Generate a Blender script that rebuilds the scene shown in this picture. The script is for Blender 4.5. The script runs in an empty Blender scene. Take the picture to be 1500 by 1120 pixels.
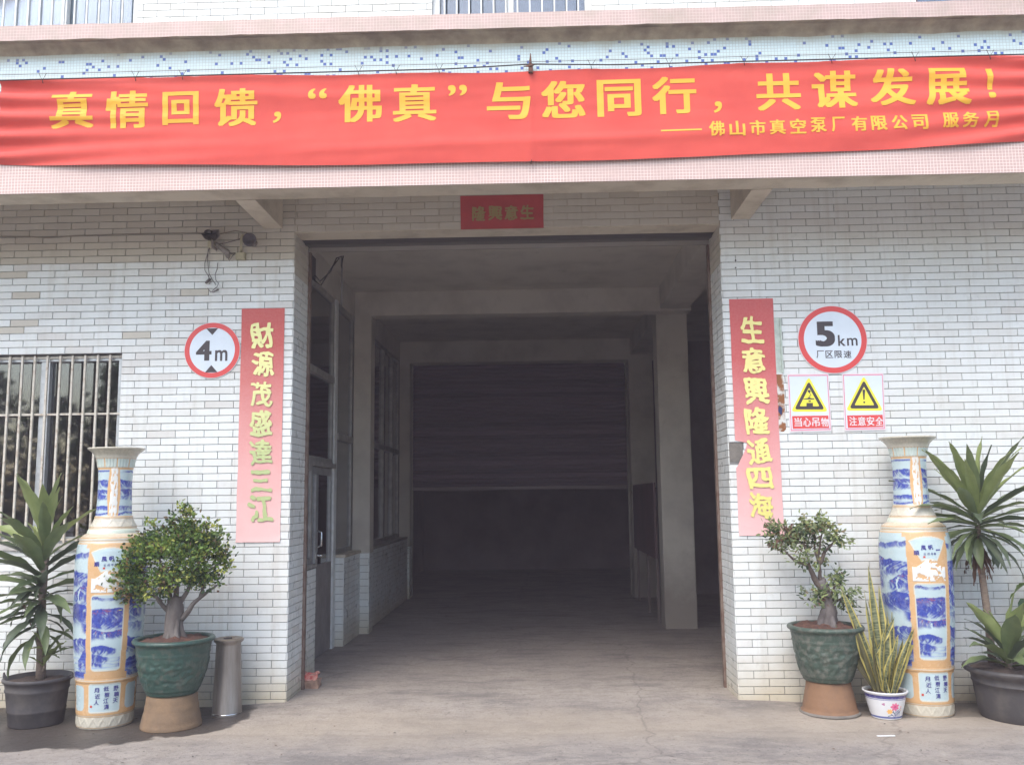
import bpy, bmesh, math, random
import numpy as np
from mathutils import Vector, Matrix, noise as mnoise

random.seed(11)
SC = bpy.context.scene
COL = SC.collection
R = math.radians

# ------------------------------------------------------------------ camera
FPX = 1320.0
PSI, TH, RHO = R(1.64), R(7.22), R(0.66)
CAM = Vector((0.0, -7.394, 1.6))
FW = Vector((-math.sin(PSI) * math.cos(TH), math.cos(PSI) * math.cos(TH), math.sin(TH)))
_rt = Vector((math.cos(PSI), math.sin(PSI), 0)); _up = _rt.cross(FW)
RT = _rt * math.cos(RHO) - _up * math.sin(RHO)
UP = _up * math.cos(RHO) + _rt * math.sin(RHO)
cd = bpy.data.cameras.new('camera'); cam = bpy.data.objects.new('camera', cd); COL.objects.link(cam)
cd.sensor_width = 36; cd.lens = FPX / 1500 * 36; cd.clip_start = .05; cd.clip_end = 500
cam.matrix_world = Matrix(((RT.x, UP.x, -FW.x, CAM.x), (RT.y, UP.y, -FW.y, CAM.y), (RT.z, UP.z, -FW.z, CAM.z), (0, 0, 0, 1)))
SC.camera = cam

def at(px, py, Y=0.0):
    "the real point on the plane y = Y that was measured at this spot of the photograph"
    d = FW + RT * ((px - 750) / FPX) + UP * ((560 - py) / FPX)
    return CAM + d * ((Y - CAM.y) / d.y)

def seen(p, m=30):
    v = Vector(p) - CAM; z = v.dot(FW)
    if z <= 0: return False
    x = 750 + FPX * v.dot(RT) / z; y = 560 - FPX * v.dot(UP) / z
    return -m < x < 1500 + m and -m < y < 1120 + m

# ------------------------------------------------------------------ light
SUN_EL, SUN_AZ = R(52), R(205)     # azimuth clockwise from +Y (north); in front of the facade, a little to the left
w = bpy.data.worlds.new('World'); SC.world = w; w.use_nodes = True
nt = w.node_tree; nt.nodes.clear()
o_ = nt.nodes.new('ShaderNodeOutputWorld'); b_ = nt.nodes.new('ShaderNodeBackground'); s_ = nt.nodes.new('ShaderNodeTexSky')
s_.sky_type = 'NISHITA'; s_.sun_disc = False; s_.sun_elevation = SUN_EL; s_.sun_rotation = SUN_AZ
s_.air_density = 1.3; s_.dust_density = 2.2; s_.ozone_density = 1.0
b_.inputs[1].default_value = 0.15
nt.links.new(s_.outputs[0], b_.inputs[0]); nt.links.new(b_.outputs[0], o_.inputs[0])
sl = bpy.data.lights.new('sun', 'SUN'); sun = bpy.data.objects.new('sun', sl); COL.objects.link(sun)
sl.energy = .75; sl.angle = R(40); sl.color = (1, .95, .89)
sd = Vector((math.sin(SUN_AZ) * math.cos(SUN_EL), math.cos(SUN_AZ) * math.cos(SUN_EL), math.sin(SUN_EL)))
sun.rotation_euler = sd.to_track_quat('Z', 'Y').to_euler()
SC.view_settings.view_transform = 'Standard'; SC.view_settings.look = 'None'
SC.view_settings.gamma = 1; SC.view_settings.use_curve_mapping = False
SC.view_settings.exposure = 1.32
SC.render.engine = 'CYCLES'
SC.cycles.use_denoising = True
SC.cycles.max_bounces = 10; SC.cycles.diffuse_bounces = 8; SC.cycles.glossy_bounces = 4
SC.cycles.transparent_max_bounces = 12

# ------------------------------------------------------------------ helpers
def tag(o, label=None, cat=None, group=None, kind=None):
    if label: o['label'] = label
    if cat: o['category'] = cat
    if group: o['group'] = group
    if kind: o['kind'] = kind
    return o

def link(name, mesh, parent=None, mats=None):
    o = bpy.data.objects.new(name, mesh); COL.objects.link(o)
    if parent: o.parent = parent
    return o

def empty(name, loc, label=None, cat=None, group=None, rz=0):
    o = bpy.data.objects.new(name, None); COL.objects.link(o); o.location = loc; o.rotation_euler.z = rz
    o.empty_display_size = .1
    return tag(o, label, cat, group)

class MB:
    def __init__(s): s.v = []; s.f = []; s.m = []; s.sm = []
    def add(s, vs, fs, mi=0, smooth=False):
        b = len(s.v); s.v += [tuple(v) for v in vs]
        for f in fs: s.f.append(tuple(b + i for i in f)); s.m.append(mi); s.sm.append(smooth)
        return s
    def box(s, a, b, mi=0):
        x0, y0, z0 = a; x1, y1, z1 = b
        vs = [(x0, y0, z0), (x1, y0, z0), (x1, y1, z0), (x0, y1, z0), (x0, y0, z1), (x1, y0, z1), (x1, y1, z1), (x0, y1, z1)]
        return s.add(vs, [(0, 3, 2, 1), (4, 5, 6, 7), (0, 1, 5, 4), (1, 2, 6, 5), (2, 3, 7, 6), (3, 0, 4, 7)], mi)
    def tube(s, pts, r, n=8, mi=0, caps=True, smooth=True):
        pts = [Vector(p) for p in pts]
        rs = r if isinstance(r, (list, tuple)) else [r] * len(pts)
        base = len(s.v); prev = None
        for i, p in enumerate(pts):
            d = (pts[min(i + 1, len(pts) - 1)] - pts[max(i - 1, 0)]).normalized()
            u = prev - d * prev.dot(d) if prev else (Vector((0, 0, 1)).cross(d) if abs(d.z) < .9 else Vector((1, 0, 0)).cross(d))
            if u.length < 1e-6: u = Vector((1, 0, 0)).cross(d)
            u.normalize(); prev = u; v = d.cross(u)
            for k in range(n):
                a = 2 * math.pi * k / n
                s.v.append(tuple(p + u * (math.cos(a) * rs[i]) + v * (math.sin(a) * rs[i])))
        for i in range(len(pts) - 1):
            for k in range(n):
                a = base + i * n + k; b = base + i * n + (k + 1) % n
                s.f.append((a, b, b + n, a + n)); s.m.append(mi); s.sm.append(smooth)
        if caps:
            s.f.append(tuple(base + k for k in reversed(range(n)))); s.m.append(mi); s.sm.append(False)
            e = base + (len(pts) - 1) * n
            s.f.append(tuple(e + k for k in range(n))); s.m.append(mi); s.sm.append(False)
        return s
    def lathe(s, prof, n=48, c=(0, 0, 0), mi=0, wob=0.0, seed=0, mfun=None):
        base = len(s.v)
        for j, (r, z) in enumerate(prof):
            for k in range(n):
                a = 2 * math.pi * k / n
                rr = r * (1 + wob * mnoise.noise(Vector((math.cos(a) * 1.5 + seed, math.sin(a) * 1.5, z * 4))))
                s.v.append((c[0] + rr * math.cos(a), c[1] + rr * math.sin(a), c[2] + z))
        for j in range(len(prof) - 1):
            for k in range(n):
                a = base + j * n + k; b = base + j * n + (k + 1) % n
                s.f.append((a, b, b + n, a + n)); s.m.append(mfun(j) if mfun else mi); s.sm.append(True)
        return s
    def mesh(s, name, mats):
        me = bpy.data.meshes.new(name); me.from_pydata(s.v, [], s.f)
        for m in (mats if isinstance(mats, (list, tuple)) else [mats]): me.materials.append(m)
        me.polygons.foreach_set('material_index', s.m); me.polygons.foreach_set('use_smooth', s.sm)
        me.update(); return me
    def build(s, name, mats, parent=None): return link(name, s.mesh(name, mats), parent)

# ------------------------------------------------------------------ materials
def N(nt, t, **kw):
    n = nt.nodes.new(t)
    for k, v in kw.items():
        if k == 'inp':
            for a, b in v.items(): n.inputs[a].default_value = b
        else: setattr(n, k, v)
    return n

def mat(name, col, rough=.6, var=.0, vscale=4., col2=None, bump=0., bscale=40., metal=0., spec=.5, stretch=(1, 1, 1), detail=6., lo=.35, hi=.65, trans=0., sub=0):
    m = bpy.data.materials.new(name); m.use_nodes = True; t = m.node_tree; L = t.links
    p = t.nodes['Principled BSDF']
    p.inputs['Roughness'].default_value = rough; p.inputs['Metallic'].default_value = metal
    p.inputs['Specular IOR Level'].default_value = spec
    p.inputs['Base Color'].default_value = (*col, 1)
    geo = N(t, 'ShaderNodeNewGeometry'); mp = N(t, 'ShaderNodeMapping'); mp.inputs['Scale'].default_value = stretch
    L.new(geo.outputs['Position'], mp.inputs[0])
    if var or col2:
        c2 = col2 or tuple(c * (1 - var) for c in col)
        no = N(t, 'ShaderNodeTexNoise', inp={'Scale': vscale, 'Detail': detail, 'Roughness': .62})
        L.new(mp.outputs[0], no.inputs[0])
        rp = N(t, 'ShaderNodeMapRange', inp={1: lo, 2: hi}); L.new(no.outputs[0], rp.inputs[0])
        mx = N(t, 'ShaderNodeMix', data_type='RGBA'); mx.inputs[6].default_value = (*col, 1); mx.inputs[7].default_value = (*c2, 1)
        L.new(rp.outputs[0], mx.inputs[0]); L.new(mx.outputs[2], p.inputs['Base Color'])
    if bump:
        nb = N(t, 'ShaderNodeTexNoise', inp={'Scale': bscale, 'Detail': 5.}); L.new(mp.outputs[0], nb.inputs[0])
        bn = N(t, 'ShaderNodeBump', inp={'Strength': bump, 'Distance': .01}); L.new(nb.outputs[0], bn.inputs['Height'])
        L.new(bn.outputs[0], p.inputs['Normal'])
    return m

def chain(m):
    t = m.node_tree; return t, t.links, t.nodes['Principled BSDF']

def math_(t, op, a, b=None, c=None):
    n = N(t, 'ShaderNodeMath', operation=op)
    for i, x in enumerate((a, b, c)):
        if x is None: continue
        if isinstance(x, (int, float)): n.inputs[i].default_value = x
        else: t.links.new(x, n.inputs[i])
    return n.outputs[0]

def mix_(t, f, a, b, blend='MIX'):
    n = N(t, 'ShaderNodeMix', data_type='RGBA', blend_type=blend)
    for i, x in ((0, f), (6, a), (7, b)):
        if isinstance(x, (int, float)): n.inputs[i].default_value = x
        elif isinstance(x, tuple): n.inputs[i].default_value = (*x, 1)
        else: t.links.new(x, n.inputs[i])
    return n.outputs[2]

# glazed wall tiles: grime that lies on the wall where it lies (foot of wall, runs)
def tile_mat(name, col, rough=.28):
    m = mat(name, col, rough); t, L, p = chain(m)
    g = N(t, 'ShaderNodeNewGeometry'); sx = N(t, 'ShaderNodeSeparateXYZ'); L.new(g.outputs['Position'], sx.inputs[0])
    n1 = N(t, 'ShaderNodeTexNoise', inp={'Scale': 1.6, 'Detail': 6., 'Roughness': .6}); L.new(g.outputs['Position'], n1.inputs[0])
    n2 = N(t, 'ShaderNodeTexNoise', inp={'Scale': 9., 'Detail': 5., 'Roughness': .7}); L.new(g.outputs['Position'], n2.inputs[0])
    # foot of the wall: yellow splash stain up to about 30 cm, ragged
    h = math_(t, 'ADD', sx.outputs[2], math_(t, 'MULTIPLY', n1.outputs[0], -.45))
    f = N(t, 'ShaderNodeMapRange', inp={1: .12, 2: -.22, 3: 0., 4: .75}); L.new(h, f.inputs[0])
    c = mix_(t, f.outputs[0], col, (.50, .42, .27))
    d = N(t, 'ShaderNodeMapRange', inp={1: .42, 2: .75, 3: 0., 4: .22}); L.new(n1.outputs[0], d.inputs[0])
    c = mix_(t, d.outputs[0], c, (.50, .46, .38))
    d2 = N(t, 'ShaderNodeMapRange', inp={1: .55, 2: .85, 3: 0., 4: .35}); L.new(n2.outputs[0], d2.inputs[0])
    c = mix_(t, d2.outputs[0], c, (.42, .39, .33))
    mp = N(t, 'ShaderNodeMapping'); mp.inputs['Scale'].default_value = (7, 7, .45); L.new(g.outputs['Position'], mp.inputs[0])
    n4 = N(t, 'ShaderNodeTexNoise', inp={'Scale': 1.5, 'Detail': 6., 'Roughness': .65}); L.new(mp.outputs[0], n4.inputs[0])
    d4 = N(t, 'ShaderNodeMapRange', inp={1: .52, 2: .8, 3: 0., 4: .45}); L.new(n4.outputs[0], d4.inputs[0])
    c = mix_(t, d4.outputs[0], c, (.45, .41, .34))
    L.new(c, p.inputs['Base Color'])
    r = N(t, 'ShaderNodeMapRange', inp={1: .3, 2: .8, 3: rough - .08, 4: rough + .3}); L.new(n2.outputs[0], r.inputs[0]); L.new(r.outputs[0], p.inputs['Roughness'])
    b = N(t, 'ShaderNodeBump', inp={'Strength': .12, 'Distance': .01}); L.new(n2.outputs[0], b.inputs['Height']); L.new(b.outputs[0], p.inputs['Normal'])
    return m

T_WHITE = tile_mat('tile_white', (.755, .785, .775)); T_OFF = tile_mat('tile_off_white', (.72, .735, .715)); T_GREY = tile_mat('tile_grey_white', (.66, .655, .63))
T_AGED = tile_mat('tile_aged', (.575, .54, .465), .4); T_AGED2 = tile_mat('tile_aged_dark', (.53, .49, .415), .45)
TILES = [T_WHITE, T_OFF, T_GREY, T_AGED, T_AGED2]
GROUT = mat('grout', (.25, .245, .235), .95, var=.35, vscale=6, bump=.3)
GROUT2 = GROUT
CEMENT = mat('bare_cement', (.23, .21, .185), .95, var=.35, vscale=9, bump=.5, bscale=60)
SOFFIT = mat('soffit_plaster', (.56, .50, .40), .95, col2=(.36, .31, .235), vscale=3.5, bump=.3, lo=.45, hi=.75)
PLASTER = mat('interior_plaster', (.56, .525, .46), .92, col2=(.40, .37, .325), vscale=2.2, bump=.15, bscale=25, lo=.45, hi=.8)
t, L, p = chain(PLASTER); g = N(t, 'ShaderNodeNewGeometry'); sp_ = N(t, 'ShaderNodeSeparateXYZ'); L.new(g.outputs['Position'], sp_.inputs[0])
n1 = N(t, 'ShaderNodeTexNoise', inp={'Scale': 5., 'Detail': 8., 'Roughness': .7}); L.new(g.outputs['Position'], n1.inputs[0])
f = N(t, 'ShaderNodeMapRange', inp={1: .62, 2: -.05, 3: 0., 4: .8}); L.new(math_(t, 'ADD', sp_.outputs[2], math_(t, 'MULTIPLY', n1.outputs[0], -.7)), f.inputs[0])
f2 = N(t, 'ShaderNodeMapRange', inp={1: .6, 2: .72, 3: 0., 4: .4}); L.new(n1.outputs[0], f2.inputs[0])
src = p.inputs['Base Color'].links[0].from_socket
L.new(mix_(t, f2.outputs[0], mix_(t, f.outputs[0], src, (.24, .205, .175)), (.34, .31, .26)), p.inputs['Base Color'])
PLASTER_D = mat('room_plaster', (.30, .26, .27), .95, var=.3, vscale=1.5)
ALU = mat('aluminium_frame', (.55, .57, .58), .38, var=.25, vscale=14, metal=.55)
ALU_OLD = mat('dull_aluminium', (.44, .43, .41), .5, var=.35, vscale=10, metal=.35)
BAR = mat('painted_grille_bar', (.60, .56, .48), .5, col2=(.34, .25, .17), vscale=26, bump=.2, lo=.5, hi=.75)
WHITEPAINT = mat('white_paint_metal', (.74, .76, .76), .4, var=.2, vscale=14)
RUST = mat('rusty_iron', (.16, .07, .045), .85, col2=(.07, .045, .04), vscale=40, bump=.5)
BLACKWIRE = mat('black_cable', (.035, .03, .03), .6)
GREYWIRE = mat('grey_wire', (.13, .125, .12), .6)

def glass_mat(name, tint=(.85, .9, .9), refl=1.0):
    m = bpy.data.materials.new(name); m.use_nodes = True; t = m.node_tree; L = t.links; t.nodes.clear()
    o = N(t, 'ShaderNodeOutputMaterial'); mx = N(t, 'ShaderNodeMixShader'); tr = N(t, 'ShaderNodeBsdfTransparent'); gl = N(t, 'ShaderNodeBsdfGlossy')
    tr.inputs[0].default_value = (*tint, 1); gl.inputs['Roughness'].default_value = .03; gl.inputs[0].default_value = (.95, .97, 1, 1)
    fr = N(t, 'ShaderNodeFresnel', inp={0: 1.5}); f2 = math_(t, 'MULTIPLY', fr.outputs[0], 1.7 * refl)
    g = N(t, 'ShaderNodeNewGeometry'); nz = N(t, 'ShaderNodeTexNoise', inp={'Scale': 2.2, 'Detail': 1.}); L.new(g.outputs['Position'], nz.inputs[0])
    bp = N(t, 'ShaderNodeBump', inp={'Strength': .03, 'Distance': .02}); L.new(nz.outputs[0], bp.inputs['Height']); L.new(bp.outputs[0], gl.inputs['Normal'])
    L.new(f2, mx.inputs[0]); L.new(tr.outputs[0], mx.inputs[1]); L.new(gl.outputs[0], mx.inputs[2]); L.new(mx.outputs[0], o.inputs[0])
    return m
GLASS = glass_mat('window_glass', (.6, .62, .6), 1.4); GLASS_UP = glass_mat('upper_window_glass', (.75, .8, .84), 1.6); GLASS_IN = glass_mat('partition_glass', (.55, .56, .56), .8)

# mosaic render: 25 mm tesserae, optionally with scattered blue ones
def mosaic(name, col, grout, blue=None, pitch=.0236, dirt=(.36, .31, .24), dlo=.55, dhi=.85, damt=.6):
    m = mat(name, col, .45); t, L, p = chain(m)
    g = N(t, 'ShaderNodeNewGeometry'); s = N(t, 'ShaderNodeSeparateXYZ'); L.new(g.outputs['Position'], s.inputs[0])
    u = math_(t, 'DIVIDE', math_(t, 'ADD', s.outputs[0], 40.), pitch)
    v = math_(t, 'DIVIDE', math_(t, 'ADD', math_(t, 'SUBTRACT', s.outputs[2], s.outputs[1]), 10.), pitch)
    fu = math_(t, 'FRACT', u); fv = math_(t, 'FRACT', v)
    def edge(f): return math_(t, 'MULTIPLY', math_(t, 'ABSOLUTE', math_(t, 'SUBTRACT', f, .5)), 2.)
    mx = math_(t, 'MAXIMUM', edge(fu), edge(fv))
    n3 = N(t, 'ShaderNodeTexNoise', inp={'Scale': 2.5, 'Detail': 3.}); L.new(g.outputs['Position'], n3.inputs[0])
    thr = math_(t, 'SUBTRACT', .93, math_(t, 'MULTIPLY', n3.outputs[0], .26))
    gr = N(t, 'ShaderNodeMapRange'); L.new(mx, gr.inputs[0]); L.new(thr, gr.inputs[1]); gr.inputs[2].default_value = 1.0
    cv = N(t, 'ShaderNodeCombineXYZ'); L.new(math_(t, 'FLOOR', u), cv.inputs[0]); L.new(math_(t, 'FLOOR', v), cv.inputs[1])
    wn = N(t, 'ShaderNodeTexWhiteNoise'); L.new(cv.outputs[0], wn.inputs[0])
    sep = N(t, 'ShaderNodeSeparateColor'); L.new(wn.outputs['Color'], sep.inputs[0])
    c = mix_(t, math_(t, 'MULTIPLY', sep.outputs[0], .35), col, tuple(x * .82 for x in col))
    if blue:
        isb = math_(t, 'LESS_THAN', sep.outputs[1], .075)
        c = mix_(t, isb, c, blue)
    c = mix_(t, gr.outputs[0], c, grout)
    n2 = N(t, 'ShaderNodeTexNoise', inp={'Scale': 3., 'Detail': 8., 'Roughness': .7}); L.new(g.outputs['Position'], n2.inputs[0])
    d = N(t, 'ShaderNodeMapRange', inp={1: dlo, 2: dhi, 3: 0., 4: damt}); L.new(n2.outputs[0], d.inputs[0])
    c = mix_(t, d.outputs[0], c, dirt)
    if blue:
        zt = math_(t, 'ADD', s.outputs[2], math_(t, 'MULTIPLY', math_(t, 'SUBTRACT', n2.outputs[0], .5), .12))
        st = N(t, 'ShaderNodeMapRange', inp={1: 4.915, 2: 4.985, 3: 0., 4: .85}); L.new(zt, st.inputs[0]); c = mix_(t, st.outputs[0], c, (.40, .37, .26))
    L.new(c, p.inputs['Base Color'])
    b = N(t, 'ShaderNodeBump', invert=True, inp={'Strength': .4, 'Distance': .002}); L.new(gr.outputs[0], b.inputs['Height']); L.new(b.outputs[0], p.inputs['Normal'])
    return m
MOS_BLUE = mosaic('pale_blue_mosaic', (.60, .73, .74), (.40, .43, .42), blue=(.07, .14, .42), damt=.35)
MOS_PINK = mosaic('pink_mosaic', (.55, .385, .345), (.86, .79, .74), damt=.3)
MOS_PINKC = mosaic('pink_mosaic_cornice', (.54, .385, .35), (.68, .58, .54), dlo=.42, dhi=.75, damt=.75)
STAIN = mat('stained_render', (.46, .39, .29), .95, col2=(.27, .22, .17), vscale=5, bump=.4)

# ------------------------------------------------------------------ ground
def smooth(a, b, x):
    t = min(1, max(0, (x - a) / (b - a))); return t * t * (3 - 2 * t)
def gz(x, y):
    if y > .25: return 0.
    d = math.hypot(max(0, -1.95 - x, x - 1.45), max(0, -y)) if y < 0 else max(0, -1.95 - x, x - 1.45)
    return -(.042 if x < 0 else .028) * smooth(0, .9, d)
def ground():
    def line(segs):
        o = []
        for a, b, n in segs: o += list(np.linspace(a, b, n, endpoint=False))
        return o
    xs = line([(-60, -8, 14), (-8, 8, 161), (8, 60, 14)]) + [60]
    ys = line([(-60, -8, 14), (-8, .6, 87), (.6, 14, 30), (14, 40, 6)]) + [40]
    vs = []
    for y in ys:
        for x in xs:
            vs.append((x, y, gz(x, y) + (.004 * mnoise.noise(Vector((x * .8, y * .8, 0))) if y < -.3 else 0) - (0 if y > -8 else .0)))
    nx = len(xs); fs = [(j * nx + i, j * nx + i + 1, (j + 1) * nx + i + 1, (j + 1) * nx + i) for j in range(len(ys) - 1) for i in range(nx - 1)]
    m = mat('old_concrete', (.30, .27, .235), .9); t, L, p = chain(m)
    g = N(t, 'ShaderNodeNewGeometry'); P = g.outputs['Position']
    def nz(sc, det=6., ro=.6, off=0, st=(1, 1, 1)):
        mp = N(t, 'ShaderNodeMapping'); mp.inputs['Location'].default_value = (off, off * .7, 0); mp.inputs['Scale'].default_value = st; L.new(P, mp.inputs[0])
        n = N(t, 'ShaderNodeTexNoise', inp={'Scale': sc, 'Detail': det, 'Roughness': ro}); L.new(mp.outputs[0], n.inputs[0]); return n.outputs[0]
    def rng(x, a, b, c=0., d=1.):
        n = N(t, 'ShaderNodeMapRange', inp={1: a, 2: b, 3: c, 4: d}); L.new(x, n.inputs[0]); return n.outputs[0]
    c = mix_(t, rng(nz(.9), .35, .65), (.46, .405, .35), (.345, .305, .27))
    c = mix_(t, rng(nz(2.3, 8., .7, 5), .5, .75, 0, .6), c, (.375, .325, .26))
    c = mix_(t, rng(nz(1.1, 8., .75, 9, (1, 2.2, 1)), .50, .62, 0, .6), c, (.15, .14, .135))
    c = mix_(t, rng(nz(14, 8., .75, 2), .55, .8, 0, .5), c, (.14, .125, .115))
    c = mix_(t, rng(nz(60, 3., .6, 3), .62, .75, 0, .5), c, (.42, .39, .35))
    c = mix_(t, rng(nz(120, 3., .6, 3), .3, .7, 0, .35), c, (.20, .18, .165))
    # the smoother apron gives way to rougher, greyer yard concrete
    s0 = N(t, 'ShaderNodeSeparateXYZ'); L.new(P, s0.inputs[0])
    ya = math_(t, 'ADD', s0.outputs[1], math_(t, 'MULTIPLY', nz(1.2, 6., .65, 12), .5))
    c = mix_(t, rng(ya, -.55, -.75, 0, .16), c, (.165, .150, .142))
    c = mix_(t, math_(t, 'MULTIPLY', math_(t, 'MULTIPLY', rng(ya, -.585, -.61), rng(ya, -.67, -.63)), .35), c, (.15, .135, .125))
    c = mix_(t, rng(nz(30, 5., .75, 21), .56, .66, 0, .75), c, (.12, .105, .095))
    c = mix_(t, rng(nz(3.2, 9., .8, 41, (1, 1.8, 1)), .47, .60, 0, .45), c, (.17, .15, .135))
    c = mix_(t, rng(nz(7, 7., .8, 51, (1, 1.8, 1)), .60, .66, 0, .55), c, (.46, .42, .37))
    c = mix_(t, rng(nz(75, 2., .6, 31), .66, .72, 0, .7), c, (.50, .46, .41))
    c = mix_(t, rng(nz(5.5, 9., .8, 17), .56, .66, 0, .5), c, (.40, .355, .305))
    # swept dust band of warmer sand along the apron
    s = N(t, 'ShaderNodeSeparateXYZ'); L.new(P, s.inputs[0])
    yy = math_(t, 'ADD', s.outputs[1], math_(t, 'MULTIPLY', nz(1.5, 4., .6, 7), .9))
    band = math_(t, 'MULTIPLY', rng(yy, -.9, -.35), rng(yy, .35, -.1))
    c = mix_(t, math_(t, 'MULTIPLY', band, .5), c, (.40, .335, .255))
    # watered patch round the left-hand pots
    def blob(cx, cy, rx, ry):
        a = math_(t, 'DIVIDE', math_(t, 'SUBTRACT', s.outputs[0], cx), rx); b = math_(t, 'DIVIDE', math_(t, 'SUBTRACT', s.outputs[1], cy), ry)
        r = math_(t, 'ADD', math_(t, 'MULTIPLY', a, a), math_(t, 'MULTIPLY', b, b))
        r = math_(t, 'ADD', r, math_(t, 'MULTIPLY', math_(t, 'SUBTRACT', nz(4, 5., .6, 1), .5), 1.1))
        return rng(r, 1.06, .94)
    wet = math_(t, 'MAXIMUM', blob(-3.9, -.60, 1.35, .66), blob(-2.75, -.38, .55, .5))
    right_dark = blob(2.9, -.15, .9, .36)  # ragged darker blob on the ground round the right-hand pots
    c = mix_(t, math_(t, 'MULTIPLY', wet, .9), c, (.045, .038, .034))
    c = mix_(t, math_(t, 'MULTIPLY', right_dark, .55), c, (.085, .075, .066))
    # floor tone goes darker further into the passage
    c = mix_(t, rng(yy, .9, 2.6, 0, .35), c, (.20, .165, .16))
    vo = N(t, 'ShaderNodeTexVoronoi', feature='DISTANCE_TO_EDGE', inp={'Scale': .24})
    wv = N(t, 'ShaderNodeMix', data_type='RGBA'); nn = N(t, 'ShaderNodeTexNoise', inp={'Scale': 3.5, 'Detail': 6.}); L.new(P, nn.inputs[0])
    va = N(t, 'ShaderNodeVectorMath', operation='MULTIPLY_ADD'); va.inputs[1].default_value = (.3, .3, .3); L.new(nn.outputs['Color'], va.inputs[0]); L.new(P, va.inputs[2]); L.new(va.outputs[0], vo.inputs[0])
    crack = rng(vo.outputs[0], .0035, .0005)
    c = mix_(t, math_(t, 'MULTIPLY', crack, .3), c, (.09, .08, .07))
    L.new(c, p.inputs['Base Color'])
    L.new(rng(wet, 0, 1, .88, .42), p.inputs['Roughness'])
    hb = math_(t, 'ADD', math_(t, 'MULTIPLY', nz(18, 8., .7), 1.), math_(t, 'MULTIPLY', crack, -.15))
    b = N(t, 'ShaderNodeBump', inp={'Strength': .6, 'Distance': .02}); L.new(hb, b.inputs['Height']); L.new(b.outputs[0], p.inputs['Normal'])
    me = bpy.data.meshes.new('ground'); me.from_pydata(vs, [], fs); me.materials.append(m)
    me.polygons.foreach_set('use_smooth', [True] * len(fs)); me.update()
    tag(link('ground', me), kind='structure')
ground()

# ------------------------------------------------------------------ tiled walls
ROW, GAP, TCOL, TT = .0599, .005, .2415, .009
_tm = {}
def tile_mesh(wd, ht, mi):
    k = (round(wd, 3), round(ht, 3), mi)
    if k not in _tm:
        a, b, c = wd / 2, ht / 2, .0016
        vs = [(-a, 0, -b), (a, 0, -b), (a, 0, b), (-a, 0, b), (-a, -TT + c, -b), (a, -TT + c, -b), (a, -TT + c, b), (-a, -TT + c, b),
              (-a + c, -TT, -b + c), (a - c, -TT, -b + c), (a - c, -TT, b - c), (-a + c, -TT, b - c)]
        fs = [(0, 1, 5, 4), (1, 2, 6, 5), (2, 3, 7, 6), (3, 0, 4, 7), (4, 5, 9, 8), (5, 6, 10, 9), (6, 7, 11, 10), (7, 4, 8, 11), (8, 9, 10, 11)]
        _tm[k] = MB().add(vs, fs).mesh('tile', TILES[mi])
    return _tm[k]

def pick_tile(x, z, rnd, old_line):
    n = mnoise.noise(Vector((x * .9, z * 1.3, 3)))
    if z > old_line: return rnd.choices((3, 4), (7, 2))[0]
    p = rnd.random() + n * .35
    if old_line - z < 1.1 and x < -2 and rnd.random() < .16: return 2 if rnd.random() < .75 else 3
    return 0 if p < .72 else (1 if p < 1.02 else 2)

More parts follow.
